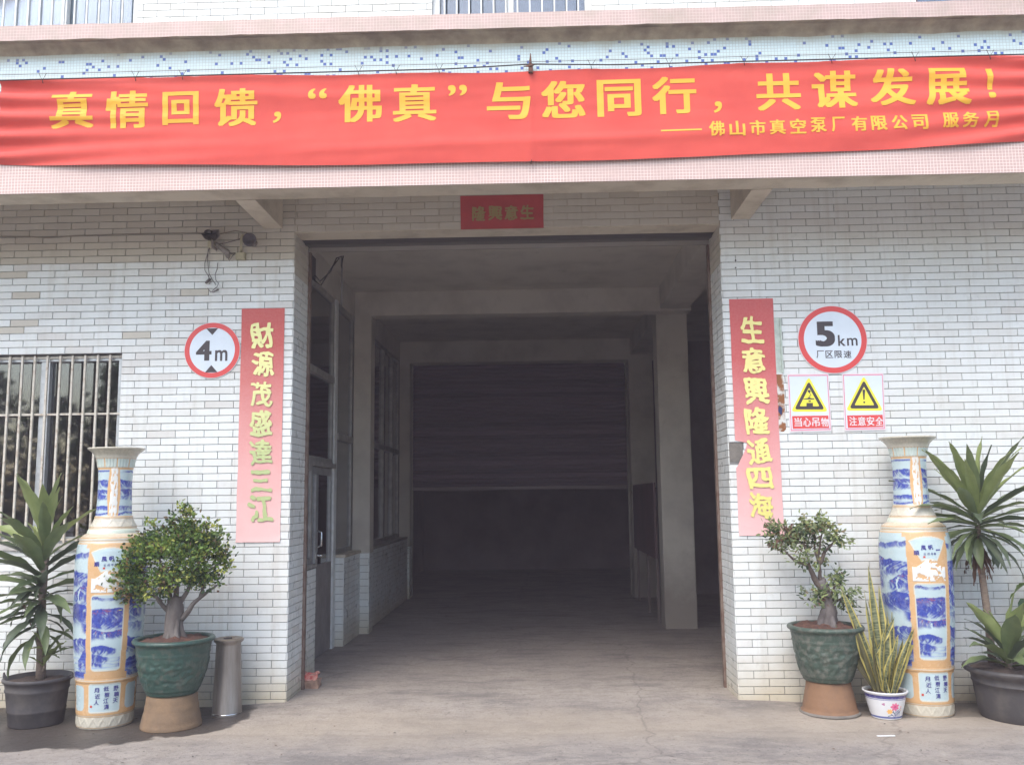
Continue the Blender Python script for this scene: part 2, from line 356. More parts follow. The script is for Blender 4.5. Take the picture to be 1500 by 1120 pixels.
def tiles(parent, x0, x1, z0, z1, zref, joint, first_full_odd=True, holes=(), limit=300, M=None, pitch=TCOL, rnd=None, old_line=9, anchor=None, row=ROW, everything=False):
    """rows of face tiles on a plane; M maps wall-plane coordinates (x right, y out of wall = -, z up) to the world."""
    rnd = rnd or random.Random(5)
    M = M or Matrix.Identity(4)
    rects = []
    i0 = math.floor((z0 - zref) / row) - 1; i1 = math.ceil((z1 - zref) / row) + 1
    for i in range(i0, i1):
        a, b = zref + i * row + GAP / 2, zref + (i + 1) * row - GAP / 2
        a, b = max(a, z0), min(b, z1)
        if b - a < .012: continue
        off = joint + (0 if i % 2 else pitch / 2) + rnd.uniform(-.002, .002)
        k0 = math.floor((x0 - off) / pitch) - 1; k1 = math.ceil((x1 - off) / pitch) + 1
        for k in range(k0, k1):
            c, d = off + k * pitch + GAP / 2, off + (k + 1) * pitch - GAP / 2
            segs = [(max(c, x0), min(d, x1))]
            for (hx0, hx1, hz0, hz1) in holes:
                if b > hz0 + .004 and a < hz1 - .004:
                    ns = []
                    for (p, q) in segs:
                        if q <= hx0 or p >= hx1: ns.append((p, q))
                        else:
                            if p < hx0: ns.append((p, hx0))
                            if q > hx1: ns.append((hx1, q))
                    segs = ns
            for (p, q) in segs:
                if q - p > .012: rects.append((p, q, a, b))
    out = []
    for r in rects:
        c = M @ Vector(((r[0] + r[1]) / 2, 0, (r[2] + r[3]) / 2))
        out.append(((c - CAM).length if seen(c, 4) else 1e6, r))
    out.sort(key=lambda e: e[0])
    mb = [MB(), 0]
    field = MB()
    for n, (dist, (p, q, a, b)) in enumerate(out):
        mi = pick_tile((p + q) / 2, (a + b) / 2, rnd, old_line)
        W = round((q - p) * 500) / 500 if abs(q - p - (pitch - GAP)) > .003 else pitch - GAP
        H = round((b - a), 3) if abs(b - a - (row - GAP)) > .002 else row - GAP
        me = tile_mesh(W, H, mi)
        T = Matrix.Translation(((p + q) / 2, rnd.uniform(-.0008, .0008), (a + b) / 2)) @ Matrix.Rotation(rnd.gauss(0, .0022), 4, 'Y') @ Matrix.Rotation(rnd.gauss(0, .003), 4, 'X') @ Matrix.Rotation(rnd.gauss(0, .002), 4, 'Z')
        if n < limit and dist < 1e5:
            o = link('tile', me, parent); o.matrix_world = M @ T
            if parent: o.matrix_parent_inverse = parent.matrix_world.inverted() if False else Matrix.Identity(4)
            if parent: o.matrix_basis = Matrix.Translation(-parent.location) @ M @ T
        else:
            MT = Matrix.Translation(-parent.location) @ M @ T
            field.add([MT @ v.co for v in me.vertices], [tuple(pp.vertices) for pp in me.polygons], mi)
    if field.v:
        o = field.build('tile_field', TILES, parent); tag(o, kind='stuff')
    return out

XL, XR, ZTOP = -2.05, 1.55, 3.842          # the gateway opening
WX0, WX1, WZ0, WZ1 = -5.35, -3.488, 1.262, 2.832   # barred window in the left wall

wl = empty('front_wall', (XL, 0, 0), 'white tiled facade wall left of the gateway, with the barred window in it', 'wall')
mb = MB()
mb.box((-7 - XL, 0, -.3), (0, .499, WZ0)); mb.box((-7 - XL, 0, WZ1), (0, .499, 4.3)); mb.box((WX1 - XL, 0, WZ0), (0, .499, WZ1)); mb.box((-7 - XL, 0, WZ0), (WX0 - XL, .499, WZ1))
mb.build('masonry', GROUT, wl)
tiles(wl, -7, XL + .008, -.12, 4.28, .0206, -2.0465 - .0, holes=[(WX0, WX1, WZ0, WZ1)], rnd=random.Random(1), old_line=3.615)
wr = empty('front_wall', (XR, 0, 0), 'white tiled facade wall right of the gateway, behind the speed sign and warning signs', 'wall')
mb = MB(); mb.box((0, 0, -.3), (7 - XR, .499, 4.3)); mb.build('masonry', GROUT, wr)
PX0, PX1, PZ0, PZ1 = 1.553, 1.66, 1.84, 2.035
tiles(wr, XR - .008, 7, -.1, 4.28, .038, 1.5475, holes=[(1.50, PX1, 1.86, 2.015)], pitch=.2385, rnd=random.Random(2), old_line=9, row=.06)
mb = MB(); a = 1.862; mb.box((1.55 - XR, -.004, a), (PX1 - .004 - XR, 0, 2.013)); mb.build('cement_patch', CEMENT, wr)
# reveal tiles (the jambs) belong to their walls
def jamb(parent, X, sgn, zref, row, seed):
    # plane x = X; wall-plane x axis runs along +Y for the left jamb (facing +X), -Y for the right one
    if sgn > 0: M = Matrix(((0, -1, 0, X), (1, 0, 0, 0), (0, 0, 1, 0), (0, 0, 0, 1)))
    else: M = Matrix(((0, 1, 0, X), (-1, 0, 0, 0), (0, 0, 1, 0), (0, 0, 0, 1)))
    a, b = (0.002, .44) if sgn > 0 else (-.44, -.002)
    rects = tiles(parent, a, b, -.05, ZTOP, zref, .24 if sgn > 0 else -.24, limit=0, M=M, rnd=random.Random(seed), old_line=3.5, row=row)
jamb(wl, XL, 1, .0206, ROW, 7)
jamb(wr, XR, -1, .038, .06, 8)

lw = empty('lintel_wall', (-.25, 0, ZTOP), 'tiled wall strip over the gateway, carrying the small red plaque', 'wall')
mb = MB(); mb.box((XL + .001 + .25, .0, 0), (XR - .001 + .25, .21, 4.3 - ZTOP)); mb.build('lintel_beam', SOFFIT, lw)
tiles(lw, XL + .01, XR - .01, ZTOP + .004, 4.27, .0206 + ROW * 64 - .003, -1.9, rnd=random.Random(4), old_line=3.0)

uw = empty('upper_wall', (0, 0, 4.31), 'white tiled first floor wall above the canopy cornice', 'wall')
UWIN = [(-5.6, -3.489), (-.872, .522), (3.305, 5.0)]
mb = MB(); xs = [-7] + [c for a in UWIN for c in a] + [7]
for i in range(0, len(xs), 2): mb.box((xs[i], 0, 0), (xs[i + 1], .3, 2.9))
for a, b in UWIN: mb.box((a, 0, 0), (b, .3, 5.2 - 4.31)); mb.box((a, 0, 6.75 - 4.31), (b, .3, 2.9))
mb.build('masonry', mat('upper_grout', (.30, .30, .29), .95), uw)
tiles(uw, -7, 7, 4.95, 7.2, 5.954, -3.19, holes=[(a, b, 5.2, 6.75) for a, b in UWIN], rnd=random.Random(3), pitch=.239, row=.0628)
mb = MB(); mb.box((-7.3, -.3, 0), (7.3, .3, .12)); o = mb.build('parapet_coping', SOFFIT, uw); o.location.z = 2.9

# rooms behind the upper windows
mb = MB(); mb.box((-6.9, 3.2, 0), (6.9, 3.3, 2.5)); mb.box((-6.9, .3, -.1), (6.9, 3.3, 0)); mb.box((-6.9, .3, 2.5), (6.9, 3.3, 2.6)); mb.box((-6.95, .3, 0), (-6.9, 3.3, 2.5)); mb.box((6.9, .3, 0), (6.95, 3.3, 2.5))
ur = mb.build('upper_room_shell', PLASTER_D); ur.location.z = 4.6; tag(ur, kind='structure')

def barred_window(parent, x0, x1, z0, z1, bars, Yf, Yb, glass, framec, barm, barw, mull, rails=(), hz=(), lo=None, fw=.05):
    P = parent.location
    def B(m, a, b): m.box((a[0] - P.x, a[1] - P.y, a[2] - P.z), (b[0] - P.x, b[1] - P.y, b[2] - P.z))
    m = MB(); B(m, (x0, Yf, z1 - fw), (x1, Yb, z1)); B(m, (x0, Yf, z0), (x1, Yb, z0 + fw)); B(m, (x0, Yf, z0 + fw), (x0 + fw, Yb, z1 - fw)); B(m, (x1 - fw, Yf, z0 + fw), (x1, Yb, z1 - fw))
    win = m.build('window', framec, parent)
    for (a, b) in mull:
        m = MB(); B(m, (a, Yf + .012, z0 + fw), (b, Yb - .004, z1 - fw)); m.build('mullion', framec, win)
    edges = [x0 + fw] + [c for ab in mull for c in ab] + [x1 - fw]
    for i in range(0, len(edges), 2):
        m = MB(); B(m, (edges[i], Yb - .022, z0 + fw), (edges[i + 1], Yb - .016, z1 - fw)); m.build('pane', glass, win)
    for bx in bars:
        m = MB(); B(m, (bx - barw / 2, Yf - .035, z0 + .004), (bx + barw / 2, Yf - .018, z1 - .004)); m.build('security_bar', barm, win)
    for z in hz:
        m = MB(); B(m, (x0 + .003, Yf - .0175, z - barw / 2), (x1 - .003, Yf - .006, z + barw / 2)); m.build('cross_bar', barm, win)
    return win
bars = [at(px, 520).x for px in (13, 31.3, 49.6, 68, 87, 105, 123.5, 142, 160)]
bars = [bars[0] - .1045 * k for k in range(7, 0, -1)] + bars
w1 = barred_window(wl, WX0, WX1, WZ0, WZ1, bars, .05, .13, GLASS, ALU, BAR, .017, [(at(59, 600).x - .045, at(59, 600).x + .03)], hz=(at(90, 606).z, WZ1 - .02, WZ0 + .03))
m = MB(); m.box((WX0 - XL - .02, -.035, WZ0 - .05), (WX1 - XL + .0, .049, WZ0 - .001)); m.build('window_sill', mat('sill_render', (.55, .53, .50), .8, var=.3, vscale=8), w1)
m = MB()   # thin reveal lining
m.box((WX0 - XL, .002, WZ1), (WX1 - XL, .05, WZ1 + .003)); m.build('head_lining', SOFFIT, w1)
u1 = barred_window(uw, *UWIN[0], 5.2, 6.75, [at(px, 20).x for px in (5, 23, 41, 58, 76, 93, 109, 127, 145, 162, 179)], .03, .12, GLASS_UP, WHITEPAINT, WHITEPAINT, .014, [(at(86, 20).x, at(94, 20).x)])
u2 = barred_window(uw, *UWIN[1], 5.2, 6.75, [at(px, 12).x for px in (651, 669, 687, 705, 723, 741, 758, 776, 794, 812, 830, 847)], .03, .12, GLASS_UP, WHITEPAINT, WHITEPAINT, .014, [(at(743, 10).x, at(752, 10).x)], fw=.06)
u3 = barred_window(uw, *UWIN[2], 5.2, 6.75, [], .03, .12, GLASS_UP, RUST, WHITEPAINT, .014, [(at(1467, 5).x, at(1474, 5).x)], fw=.03)
CURT = mat('pale_curtain', (.52, .58, .60), .9, var=.25, vscale=3)
def curtain(parent, x0, x1, z0, z1, Y, m_, step=.012, amp=.02, fr=50):
    P = parent.location if parent.parent is None else parent.parent.location
    b = MB(); n = int((x1 - x0) / step); vs = []
    for i in range(n + 1):
        x = x0 + (x1 - x0) * i / n; y = Y + amp * math.sin(x * fr + 2 * math.sin(x * 7))
        vs += [(x - P.x, y - P.y, z0 - P.z), (x - P.x, y - P.y, z1 - P.z)]
    b.add(vs, [(2 * i, 2 * i + 2, 2 * i + 3, 2 * i + 1) for i in range(n)], 0, True)
    return b.build('curtain', m_, parent)
curtain(u1, -5.5, -3.55, 5.25, 6.7, .25, CURT)
curtain(u2, -.8, .48, 5.25, 6.7, .28, mat('grey_curtain', (.20, .23, .27), .9, var=.3, vscale=3))
curtain(u3, 3.35, 4.9, 5.25, 6.7, .2, mat('brown_curtain', (.13, .085, .07), .9))
curtain(w1, -5.2, -4.28, 1.9, 2.75, .45, mat('faded_mauve_curtain', (.26, .20, .21), .9, var=.4, vscale=2), amp=.03, fr=34)

# ------------------------------------------------------------------ canopy
cp = empty('canopy', (0, -.5, 3.88), 'concrete canopy with pale blue and pink mosaic fascia above the gateway', 'canopy')
def cbox(name, a, b, m_, par=cp):
    P = Vector((0, -.5, 3.88)); q = MB().box(tuple(Vector(a) - P), tuple(Vector(b) - P)); return q.build(name, m_, par)
FB, FT = 3.888, 5.032
cbox('fascia_lower', (-7, -1.0, FB), (7, -.985, 4.30), MOS_PINK)
cbox('fascia_upper', (-7, -1.0, 4.30), (7, -.985, FT), MOS_BLUE)
# fascia beam with softly ragged render along its underside
b = MB(); n = 160
vs = []
for i in range(n + 1):
    x = -7 + 14 * i / n; zz = FB - .004 + .004 * mnoise.noise(Vector((x * 3, 0, 1))); yb = -.755 + .006 * mnoise.noise(Vector((x * 2, 5, 1)))
    for (y, z) in ((-.985, zz + .002), (-.97, zz), (yb - .01, zz), (yb, zz + .01), (yb, FT), (-.985, FT)): vs.append((x, y + .5, z - 3.88))
fs = []
for i in range(n):
    for k in range(6): a = i * 6 + k; c = i * 6 + (k + 1) % 6; fs.append((a, a + 6, c + 6, c))
b.add(vs, fs); b.build('fascia_beam', SOFFIT, cp)
cbox('soffit', (-7, -.75, 4.2), (7, -.012, 4.3), SOFFIT)
for bx in (-6.15, -2.228, 1.722, 5.65):
    cbox('cantilever_beam', (bx - .078, -.748, 3.885), (bx + .078, -.011, 4.199), SOFFIT)
cbox('roof_slab', (-7, -.75, 4.75), (7, -.002, 4.95), SOFFIT)
# cornice: moulded strip, slightly uneven lower edge
b = MB(); vs = []; n = 200
for i in range(n + 1):
    x = -7 + 14 * i / n; e = .007 * mnoise.noise(Vector((x * 4, 1, 1))) + .004 * mnoise.noise(Vector((x * 15, 1, 1)))
    for (y, z) in ((-1.125, 5.032 + e), (-1.125, 5.15 + e * .6), (-1.11, 5.158 + e), (-.80, 5.165), (-.80, 5.03), (-1.10, 5.034 + e)): vs.append((x, y + .5, z - 3.88))
fs = []; 
for i in range(n):
    for k in range(6): a = i * 6 + k; c = i * 6 + (k + 1) % 6; fs.append((a, a + 6, c + 6, c))
b.add(vs, fs)
b.m = [0 if (j % 6) < 2 else 1 for j in range(len(b.f))]
b.build('cornice', [MOS_PINKC, STAIN], cp)
# stained coving just under the cornice
b = MB(); vs = []; n = 240
for i in range(n + 1):
    x = -7 + 14 * i / n; e = .014 * mnoise.noise(Vector((x * 2.2, 8, 1))) + .006 * mnoise.noise(Vector((x * 11, 8, 1)))
    for (y, z) in ((-1.085, 5.031), (-1.03, 5.015), (-1.0025, 4.985 + e), (-1.001, 4.975 + e)): vs.append((x, y + .5, z - 3.88))
b.add(vs, [(i * 4 + k, (i + 1) * 4 + k, (i + 1) * 4 + k + 1, i * 4 + k + 1) for i in range(n) for k in range(3)], 0, True)
b.build('coving', STAIN, cp)

# ------------------------------------------------------------------ lettering
_fc = bpy.data.curves.new('type', 'FONT'); _fo = bpy.data.objects.new('type', _fc); COL.objects.link(_fo)
_gc = {}
def glyph(ch, bold=0.):
    k = ch
    if k not in _gc:
        _fc.body = ch; _fc.offset = 0
        dg = bpy.context.evaluated_depsgraph_get(); dg.update()
        me = bpy.data.meshes.new_from_object(_fo.evaluated_get(dg))
        _gc[k] = ([v.co.copy() for v in me.vertices], [tuple(p.vertices) for p in me.polygons]); bpy.data.meshes.remove(me)
    return _gc[k]

def put(ch, parent, x, z, wd, ht, mp, m_, bold=.02, name='character', fit=True, cuts=0, wob=0., wsc=3., em=None, rot=0., shear=0.):
    """one written character: its ink box is fitted to wd x ht about (x, z); mp maps (x, z) to the world"""
    vs, fs = glyph(ch)
    bm = bmesh.new()
    bv = [bm.verts.new((v.x, v.y, 0)) for v in vs]
    for f in fs:
        try: bm.faces.new([bv[i] for i in f])
        except ValueError: pass
    xs = [v.x for v in vs]; zs = [v.y for v in vs]
    if cuts:
        for k in range(1, cuts):
            for ax in (0, 1):
                lo, hi = (min(xs), max(xs)) if ax == 0 else (min(zs), max(zs))
                co = [0, 0, 0]; no = [0, 0, 0]; co[ax] = lo + (hi - lo) * k / cuts; no[ax] = 1
                bmesh.ops.bisect_plane(bm, geom=bm.verts[:] + bm.edges[:] + bm.faces[:], plane_co=co, plane_no=no)
    bm.verts.index_update()
    V0 = [(v.co.x, v.co.y) for v in bm.verts]; F0 = [tuple(v.index for v in f.verts) for f in bm.faces]; bm.free()
    sd_ = ord(ch) % 97
    if wob:
        W = []
        for a, b in V0:
            q = Vector((a * wsc, b * wsc, sd_)); d = mnoise.noise_vector(q) * wob + mnoise.noise_vector(q * 3.1) * wob * .35
            W.append((a + d.x, b + d.y))
        V0 = W
    g = bold * 1.15
    gz_ = g * .5
    sh = [(0, 0)] + ([(g * math.cos(k * math.pi / 4), g * math.sin(k * math.pi / 4)) for k in range(8)] if wob else [(i * g, k * gz_) for i, k in ((-1, -1), (1, -1), (1, 1), (-1, 1), (0, 1), (0, -1))])
    if wob:   # brush strokes: heavier where the brush was pressed
        sh += [(g * 1.5 * math.cos(.7 + k * math.pi), g * 1.1 * math.sin(.7 + k * math.pi)) for k in range(2)]
    xs = [a for a, _ in V0]; zs = [b for _, b in V0]
    x0_, x1_, z0_, z1_ = min(xs) - g, max(xs) + g, min(zs) - g, max(zs) + g
    cx, cz = (x0_ + x1_) / 2, (z0_ + z1_) / 2; sx = wd / (x1_ - x0_); sz = ht / (z1_ - z0_)
    cr, sr = math.cos(rot), math.sin(rot); P = parent.location
    OV_, OF_ = [], []
    for k, (dx, dz) in enumerate(sh):
        base = len(OV_)
        for a, b in V0:
            kk = 1.
            if wob: kk = .75 + 1.1 * abs(mnoise.noise(Vector((a * 4, b * 4, sd_ + 9))))
            a += dx * kk; b += dz * kk
            a = (a - cx) + shear * (b - cz); b = b - cz; a *= sx; b *= sz
            a, b = a * cr - b * sr, a * sr + b * cr
            OV_.append(tuple(mp(x + a, z + b) - P + Vector((0, -.00011 * k, 0))))
        OF_ += [tuple(base + i for i in f) for f in F0]
    me = bpy.data.meshes.new(name); me.from_pydata(OV_, [], OF_); me.materials.append(m_); me.update()
    return link(name, me, parent)

def flat(Y): return lambda x, z: Vector((x, Y, z))

# ------------------------------------------------------------------ the long banner
def cloth_mat(name, col, col2, weave=True):
    m = mat(name, col, .75, col2=col2, vscale=2.5, spec=.3); t, L, p = chain(m)
    p.inputs['Sheen Weight'].default_value = .25
    return m
RED = cloth_mat('red_banner_cloth', (.66, .088, .066), (.59, .072, .056))
YEL = mat('yellow_print', (.78, .42, .035), .6)
BX0, BX1 = -4.035, 3.62
TIES = [at(px, 118, -1.06).x for px in (62, 198, 267, 525, 643, 866, 1090, 1218, 1340, 1450)]
def bt(x): return 4.745 - .012 * math.cos(x * 1.1) + .018 * ((x + .2) / 4) ** 2 + .006 * math.sin(x * 5.2)
def bb(x): return 4.038 + .0052 * (x + .2) ** 2 - .004 * math.sin(x * 3)
def by(x, z):
    "how far the cloth hangs from the fascia: gathered folds near the ends, loose swags between"
    t = (z - bb(x)) / (bt(x) - bb(x))
    y = -1.03
    dl, dr = x - BX0, BX1 - x
    el = math.exp(-dl / .55); er = math.exp(-dr / .8)
    ang = (t - .5)
    y -= .030 * el * math.sin(ang * 26 + dl * (ang) * 9) + .022 * er * math.sin(ang * 30 - dr * ang * 10 + 1)
    y -= .009 * math.sin(t * 7.5 - x * .9 + 1.2 * math.sin(x * .8)) * (1 - .4 * t)
    y -= .012 * math.exp(-((t - .22 - .035 * math.sin(x * .9)) / .06) ** 2) * (.5 + .5 * math.sin(x * .85 + 1.4))
    y -= .010 * math.exp(-((t - .80 + .05 * math.sin(x * .7 + 2)) / .07) ** 2) * (.5 + .5 * math.sin(x * 1.3 + 4))
    y -= .007 * math.exp(-((x - at(777, 160, -1).x) / .02) ** 2)
    y -= .006 * mnoise.noise(Vector((x * 1.1 - z * .5, z * 5, 0))) + .003 * mnoise.noise(Vector((x * 3 - z * 3, z * 14, 4)))
    for xt in TIES:
        y -= .007 * math.exp(-((x - xt) / .035) ** 2 - (1 - t) / .18) - .003 * math.cos((x - xt) * 70) * math.exp(-((x - xt) / .12) ** 2 - (1 - t) / .25)
    return min(y, -1.008)
bn = empty('banner', (-.2, -1.03, 4.04), 'long red cloth banner with yellow Chinese slogan strung across the canopy', 'banner')
b = MB(); nx, nz_ = 380, 56; vs = []
for j in range(nz_ + 1):
    for i in range(nx + 1):
        x = BX0 + (BX1 - BX0) * i / nx; z = bb(x) + (bt(x) - bb(x)) * j / nz_
        vs.append((x + .2, by(x, z) + 1.03, z - 4.04))
b.add(vs, [(j * (nx + 1) + i, j * (nx + 1) + i + 1, (j + 1) * (nx + 1) + i + 1, (j + 1) * (nx + 1) + i) for j in range(nz_) for i in range(nx)], 0, True)
cl = b.build('cloth', RED, bn)
def bmap(x, z): return Vector((x, by(x, z) - .0025, z))
MAIN = [('真', 105, 160), ('情', 185, 160), ('回', 264, 158), ('馈', 345, 157), ('，', 405, 171), ('“', 465, 137), ('佛', 527, 151), ('真', 607, 150), ('”', 670, 132), ('与', 745, 147), ('您', 825, 145), ('同', 907, 143), ('行', 988, 139), ('，', 1052, 156), ('共', 1141, 134), ('谋', 1223, 131), ('发', 1307, 127), ('展', 1388, 126), ('！', 1451, 122)]
for ch, px, py in MAIN:
    p = at(px, py, -1.04)
    if ch in '，': wd, ht = .062, .09
    elif ch in '“”': wd, ht = .14, .085
    elif ch == '！': wd, ht = .05, .245
    elif ch == '回': wd, ht = .275, .26
    else: wd, ht = .325, .295
    put(ch, bn, p.x, p.z, wd, ht, bmap, YEL, bold=.026 if ch not in '“”，' else .010, cuts=8, rot=.004)
SUB = [('佛', 1050, 188), ('山', 1080, 188), ('市', 1110, 187), ('真', 1139, 186), ('空', 1169, 185), ('泵', 1199, 183), ('厂', 1228, 182), ('有', 1259, 181), ('限', 1288, 180), ('公', 1318, 179), ('司', 1348, 178), ('服', 1393, 175), ('务', 1422, 174), ('月', 1453, 173)]
for ch, px, py in SUB:
    p = at(px, py, -1.04); put(ch, bn, p.x, p.z, .115 if ch not in '月厂' else .10, .118, bmap, YEL, bold=.026, cuts=5)
a = at(968, 192, -1.04); c = at(1028, 190, -1.04)
b = MB(); n = 16; vs = []
for i in range(n + 1):
    x = a.x + (c.x - a.x) * i / n; z = a.z + (c.z - a.z) * i / n
    vs += [tuple(bmap(x, z - .006) - bn.location), tuple(bmap(x, z + .006) - bn.location)]
b.add(vs, [(2 * i, 2 * i + 2, 2 * i + 3, 2 * i + 1) for i in range(n)]); b.build('dash', YEL, bn)
# cords the banner hangs on
def cable(name, pts, r, m_, label, cat, group=None, parent=None, n=6):
    P = Vector(pts[0]); q = MB().tube([Vector(p) - P for p in pts], r, n); o = q.build(name, m_, parent); o.location = P - (parent.location if parent else Vector((0, 0, 0)))
    if parent is None: tag(o, label, cat, group)
    return o
up = []; lo_ = []
for px in range(-30, 1531, 20):
    py = 108.5 - 1.5 + (-28) * (px - 0) / 1500 * 1.0 + (4 * math.sin(px / 1500 * math.pi * 4) * 0)
    p = at(px, 110 - px * .0247, -1.07); up.append(p)
    q = at(px, 118 - px * .0255 + (-4 if abs(px - 777) < 120 else 0) * max(0, 1 - abs(px - 777) / 120), -1.06); lo_.append(q)
cable('hanging_wire', up, .0022, GREYWIRE, 'thin upper wire stretched taut above the red banner', 'wire')
cable('banner_cord', lo_, .0048, BLACKWIRE, 'x', 'cord', parent=bn)
for i, px in enumerate((62, 198, 267, 525, 580, 643, 866, 980, 1090, 1218, 1340, 1450)):
    a = at(px - 5, 110 - px * .0247 - 1, -1.075); c = at(px, 118 - px * .0255 + 2, -1.075); d = at(px + 6, 110 - px * .0247 - 1, -1.075); e = at(px + 1, 118 - px * .0255 + 6, -1.062)
    q = MB(); P = Vector(c); q.tube([a - P, c - P, d - P], .0022, 5); q.tube([(0, 0, 0), e - P], .003, 5); o = q.build('wire_tie', BLACKWIRE, bn); o.location = P - bn.location
# rusted bracket at the middle
hk = empty('iron_hook', at(777, 98, -1.05), 'rusty iron hook standing above the middle of the banner', 'hook')
q = MB(); q.tube([(0, .05, -.03), (0, 0, -.02), (0, -.005, .04), (.002, -.01, .1)], [.008, .012, .010, .003], 7)
q.tube([(-.05, -.01, .0), (0, -.02, -.004), (.03, -.02, .006)], [.004, .008, .004], 6); q.box((-.015, -.02, -.05), (.018, .04, .015)); q.build('hook_iron', RUST, hk)
hk2 = empty('iron_nail', at(778, 238, -1.02), 'small rusty nail just under the bottom edge of the banner', 'nail')
q = MB(); q.tube([(0, .03, 0), (0, -.02, 0), (-.006, -.025, -.018), (.006, -.03, .01)], [.005, .006, .005, .002], 6); q.tube([(0, -.01, .0), (0, -.012, .06)], .003, 5); q.build('nail_iron', RUST, hk2)

# ------------------------------------------------------------------ paper couplets
def faded(name, top, bottom, z0, z1, rough=.7):
    m = mat(name, top, rough); t, L, p = chain(m)
    g = N(t, 'ShaderNodeNewGeometry'); s = N(t, 'ShaderNodeSeparateXYZ'); L.new(g.outputs['Position'], s.inputs[0])
    n = N(t, 'ShaderNodeTexNoise', inp={'Scale': 6., 'Detail': 7.}); L.new(g.outputs['Position'], n.inputs[0])
    zz = math_(t, 'ADD', s.outputs[2], math_(t, 'MULTIPLY', math_(t, 'SUBTRACT', n.outputs[0], .5), .35))
    f = N(t, 'ShaderNodeMapRange', inp={1: z0, 2: z1}); L.new(zz, f.inputs[0])
    c = mix_(t, f.outputs[0], bottom, top)
    n2 = N(t, 'ShaderNodeTexNoise', inp={'Scale': 60., 'Detail': 4.}); L.new(g.outputs['Position'], n2.inputs[0])
    c = mix_(t, math_(t, 'MULTIPLY', n2.outputs[0], .18), c, (.85, .7, .66)); L.new(c, p.inputs['Base Color'])
    return m
def paper(parent, x0, x1, z0, z1, Y, m_, amp=.003, notch=None, seed=0):
    nx, nz_ = 18, max(8, int(90 * (z1 - z0) / 2)); vs = []; P = parent.location
    for j in range(nz_ + 1):
        for i in range(nx + 1):
            u, v = i / nx, j / nz_; x = x0 + (x1 - x0) * u; z = z0 + (z1 - z0) * v
            if notch and u == 0 and False: pass
            x += .0035 * mnoise.noise(Vector((seed, z * 4, u)));
            if notch: x = notch(x, z, u)
            y = Y - abs(amp * mnoise.noise(Vector((x * 5, z * 7, seed)))) - .004 * math.exp(-(v / .012) ** 2)
            vs.append((x - P.x, y - P.y, z - P.z))
    b = MB(); b.add(vs, [(j * (nx + 1) + i, j * (nx + 1) + i + 1, (j + 1) * (nx + 1) + i + 1, (j + 1) * (nx + 1) + i) for j in range(nz_) for i in range(nx)], 0, True)
    return b.build('paper', m_, parent)
RED_L = faded('couplet_red_left', (.56, .075, .065), (.80, .50, .48), 1.3, 2.9); RED_R = faded('couplet_red_right', (.56, .07, .07), (.79, .46, .45), 1.35, 2.7)
INK_L = faded('couplet_gold_left', (.90, .88, .36), (.40, .50, .20), 1.9, 2.75, .5); INK_R = faded('couplet_gold_right', (.90, .82, .28), (.74, .68, .17), 1.5, 2.5, .5)
cL = empty('paper_couplet', (-2.297, 0, 1.257), 'tall faded red paper couplet left of the gateway, beside the 4 m sign', 'couplet', 'faded red couplets beside the gateway')
paper(cL, -2.479, -2.116, 1.257, 3.195, -.014, RED_L, seed=1)
for ch, px, py, wd, ht in [('財', 384, 491, 36, 40), ('源', 385, 533, 34, 38), ('茂', 383, 577, 33, 38), ('盛', 382, 620, 34, 40), ('達', 382, 662, 33, 38), ('三', 382, 704, 31, 33), ('江', 381, 744, 37, 40)]:
    p = at(px, py, -.02); put(ch, cL, p.x, p.z, wd * .0056, ht * .0056, flat(-.0215), INK_L, bold=.026, wob=.085, wsc=2.6, cuts=8, shear=-.10, rot=.05 * math.sin(py))
cR = empty('paper_couplet', (1.777, 0, 1.27), 'tall faded red paper couplet right of the gateway, torn at its left edge', 'couplet', 'faded red couplets beside the gateway')
def tear(x, z, u):
    d = z - 2.03
    if u < .45 and -.22 < d < .0: x += (1 - u / .45) * (.085 * smooth(-.22, 0, d) ** .8 + .012)
    return x
paper(cR, 1.598, 1.957, 1.27, 3.203, -.014, RED_R, notch=tear, seed=5)
for ch, px, py, wd, ht in [('生', 1101, 483, 34, 42), ('意', 1104, 528, 35, 39), ('興', 1108, 572, 35, 41), ('隆', 1109, 616, 36, 40), ('通', 1112, 661, 35, 38), ('四', 1113, 700, 37, 32), ('海', 1115, 740, 34, 38)]:
    p = at(px, py, -.02); put(ch, cR, p.x, p.z, wd * .0056, ht * .0056, flat(-.0215), INK_R, bold=.026, wob=.085, wsc=2.6, cuts=8, shear=-.10, rot=.05 * math.sin(py))
pq = empty('paper_plaque', (-.28, 0, 3.84), 'small red horizontal paper plaque with dull gold characters over the gateway', 'plaque')
paper(pq, -.631, .071, 3.842, 4.137, -.014, mat('plaque_red', (.50, .06, .06), .8, var=.15, vscale=6), seed=9)
for ch, px, py in [('隆', 701.6, 313), ('興', 725.6, 312), ('意', 749, 312), ('生', 772, 311)]:
    p = at(px, py, -.02); put(ch, pq, p.x, p.z, .118, .132, flat(-.0215), mat('dull_gold_ink', (.36, .26, .10), .6), bold=.026, wob=.085, wsc=2.6, cuts=7)

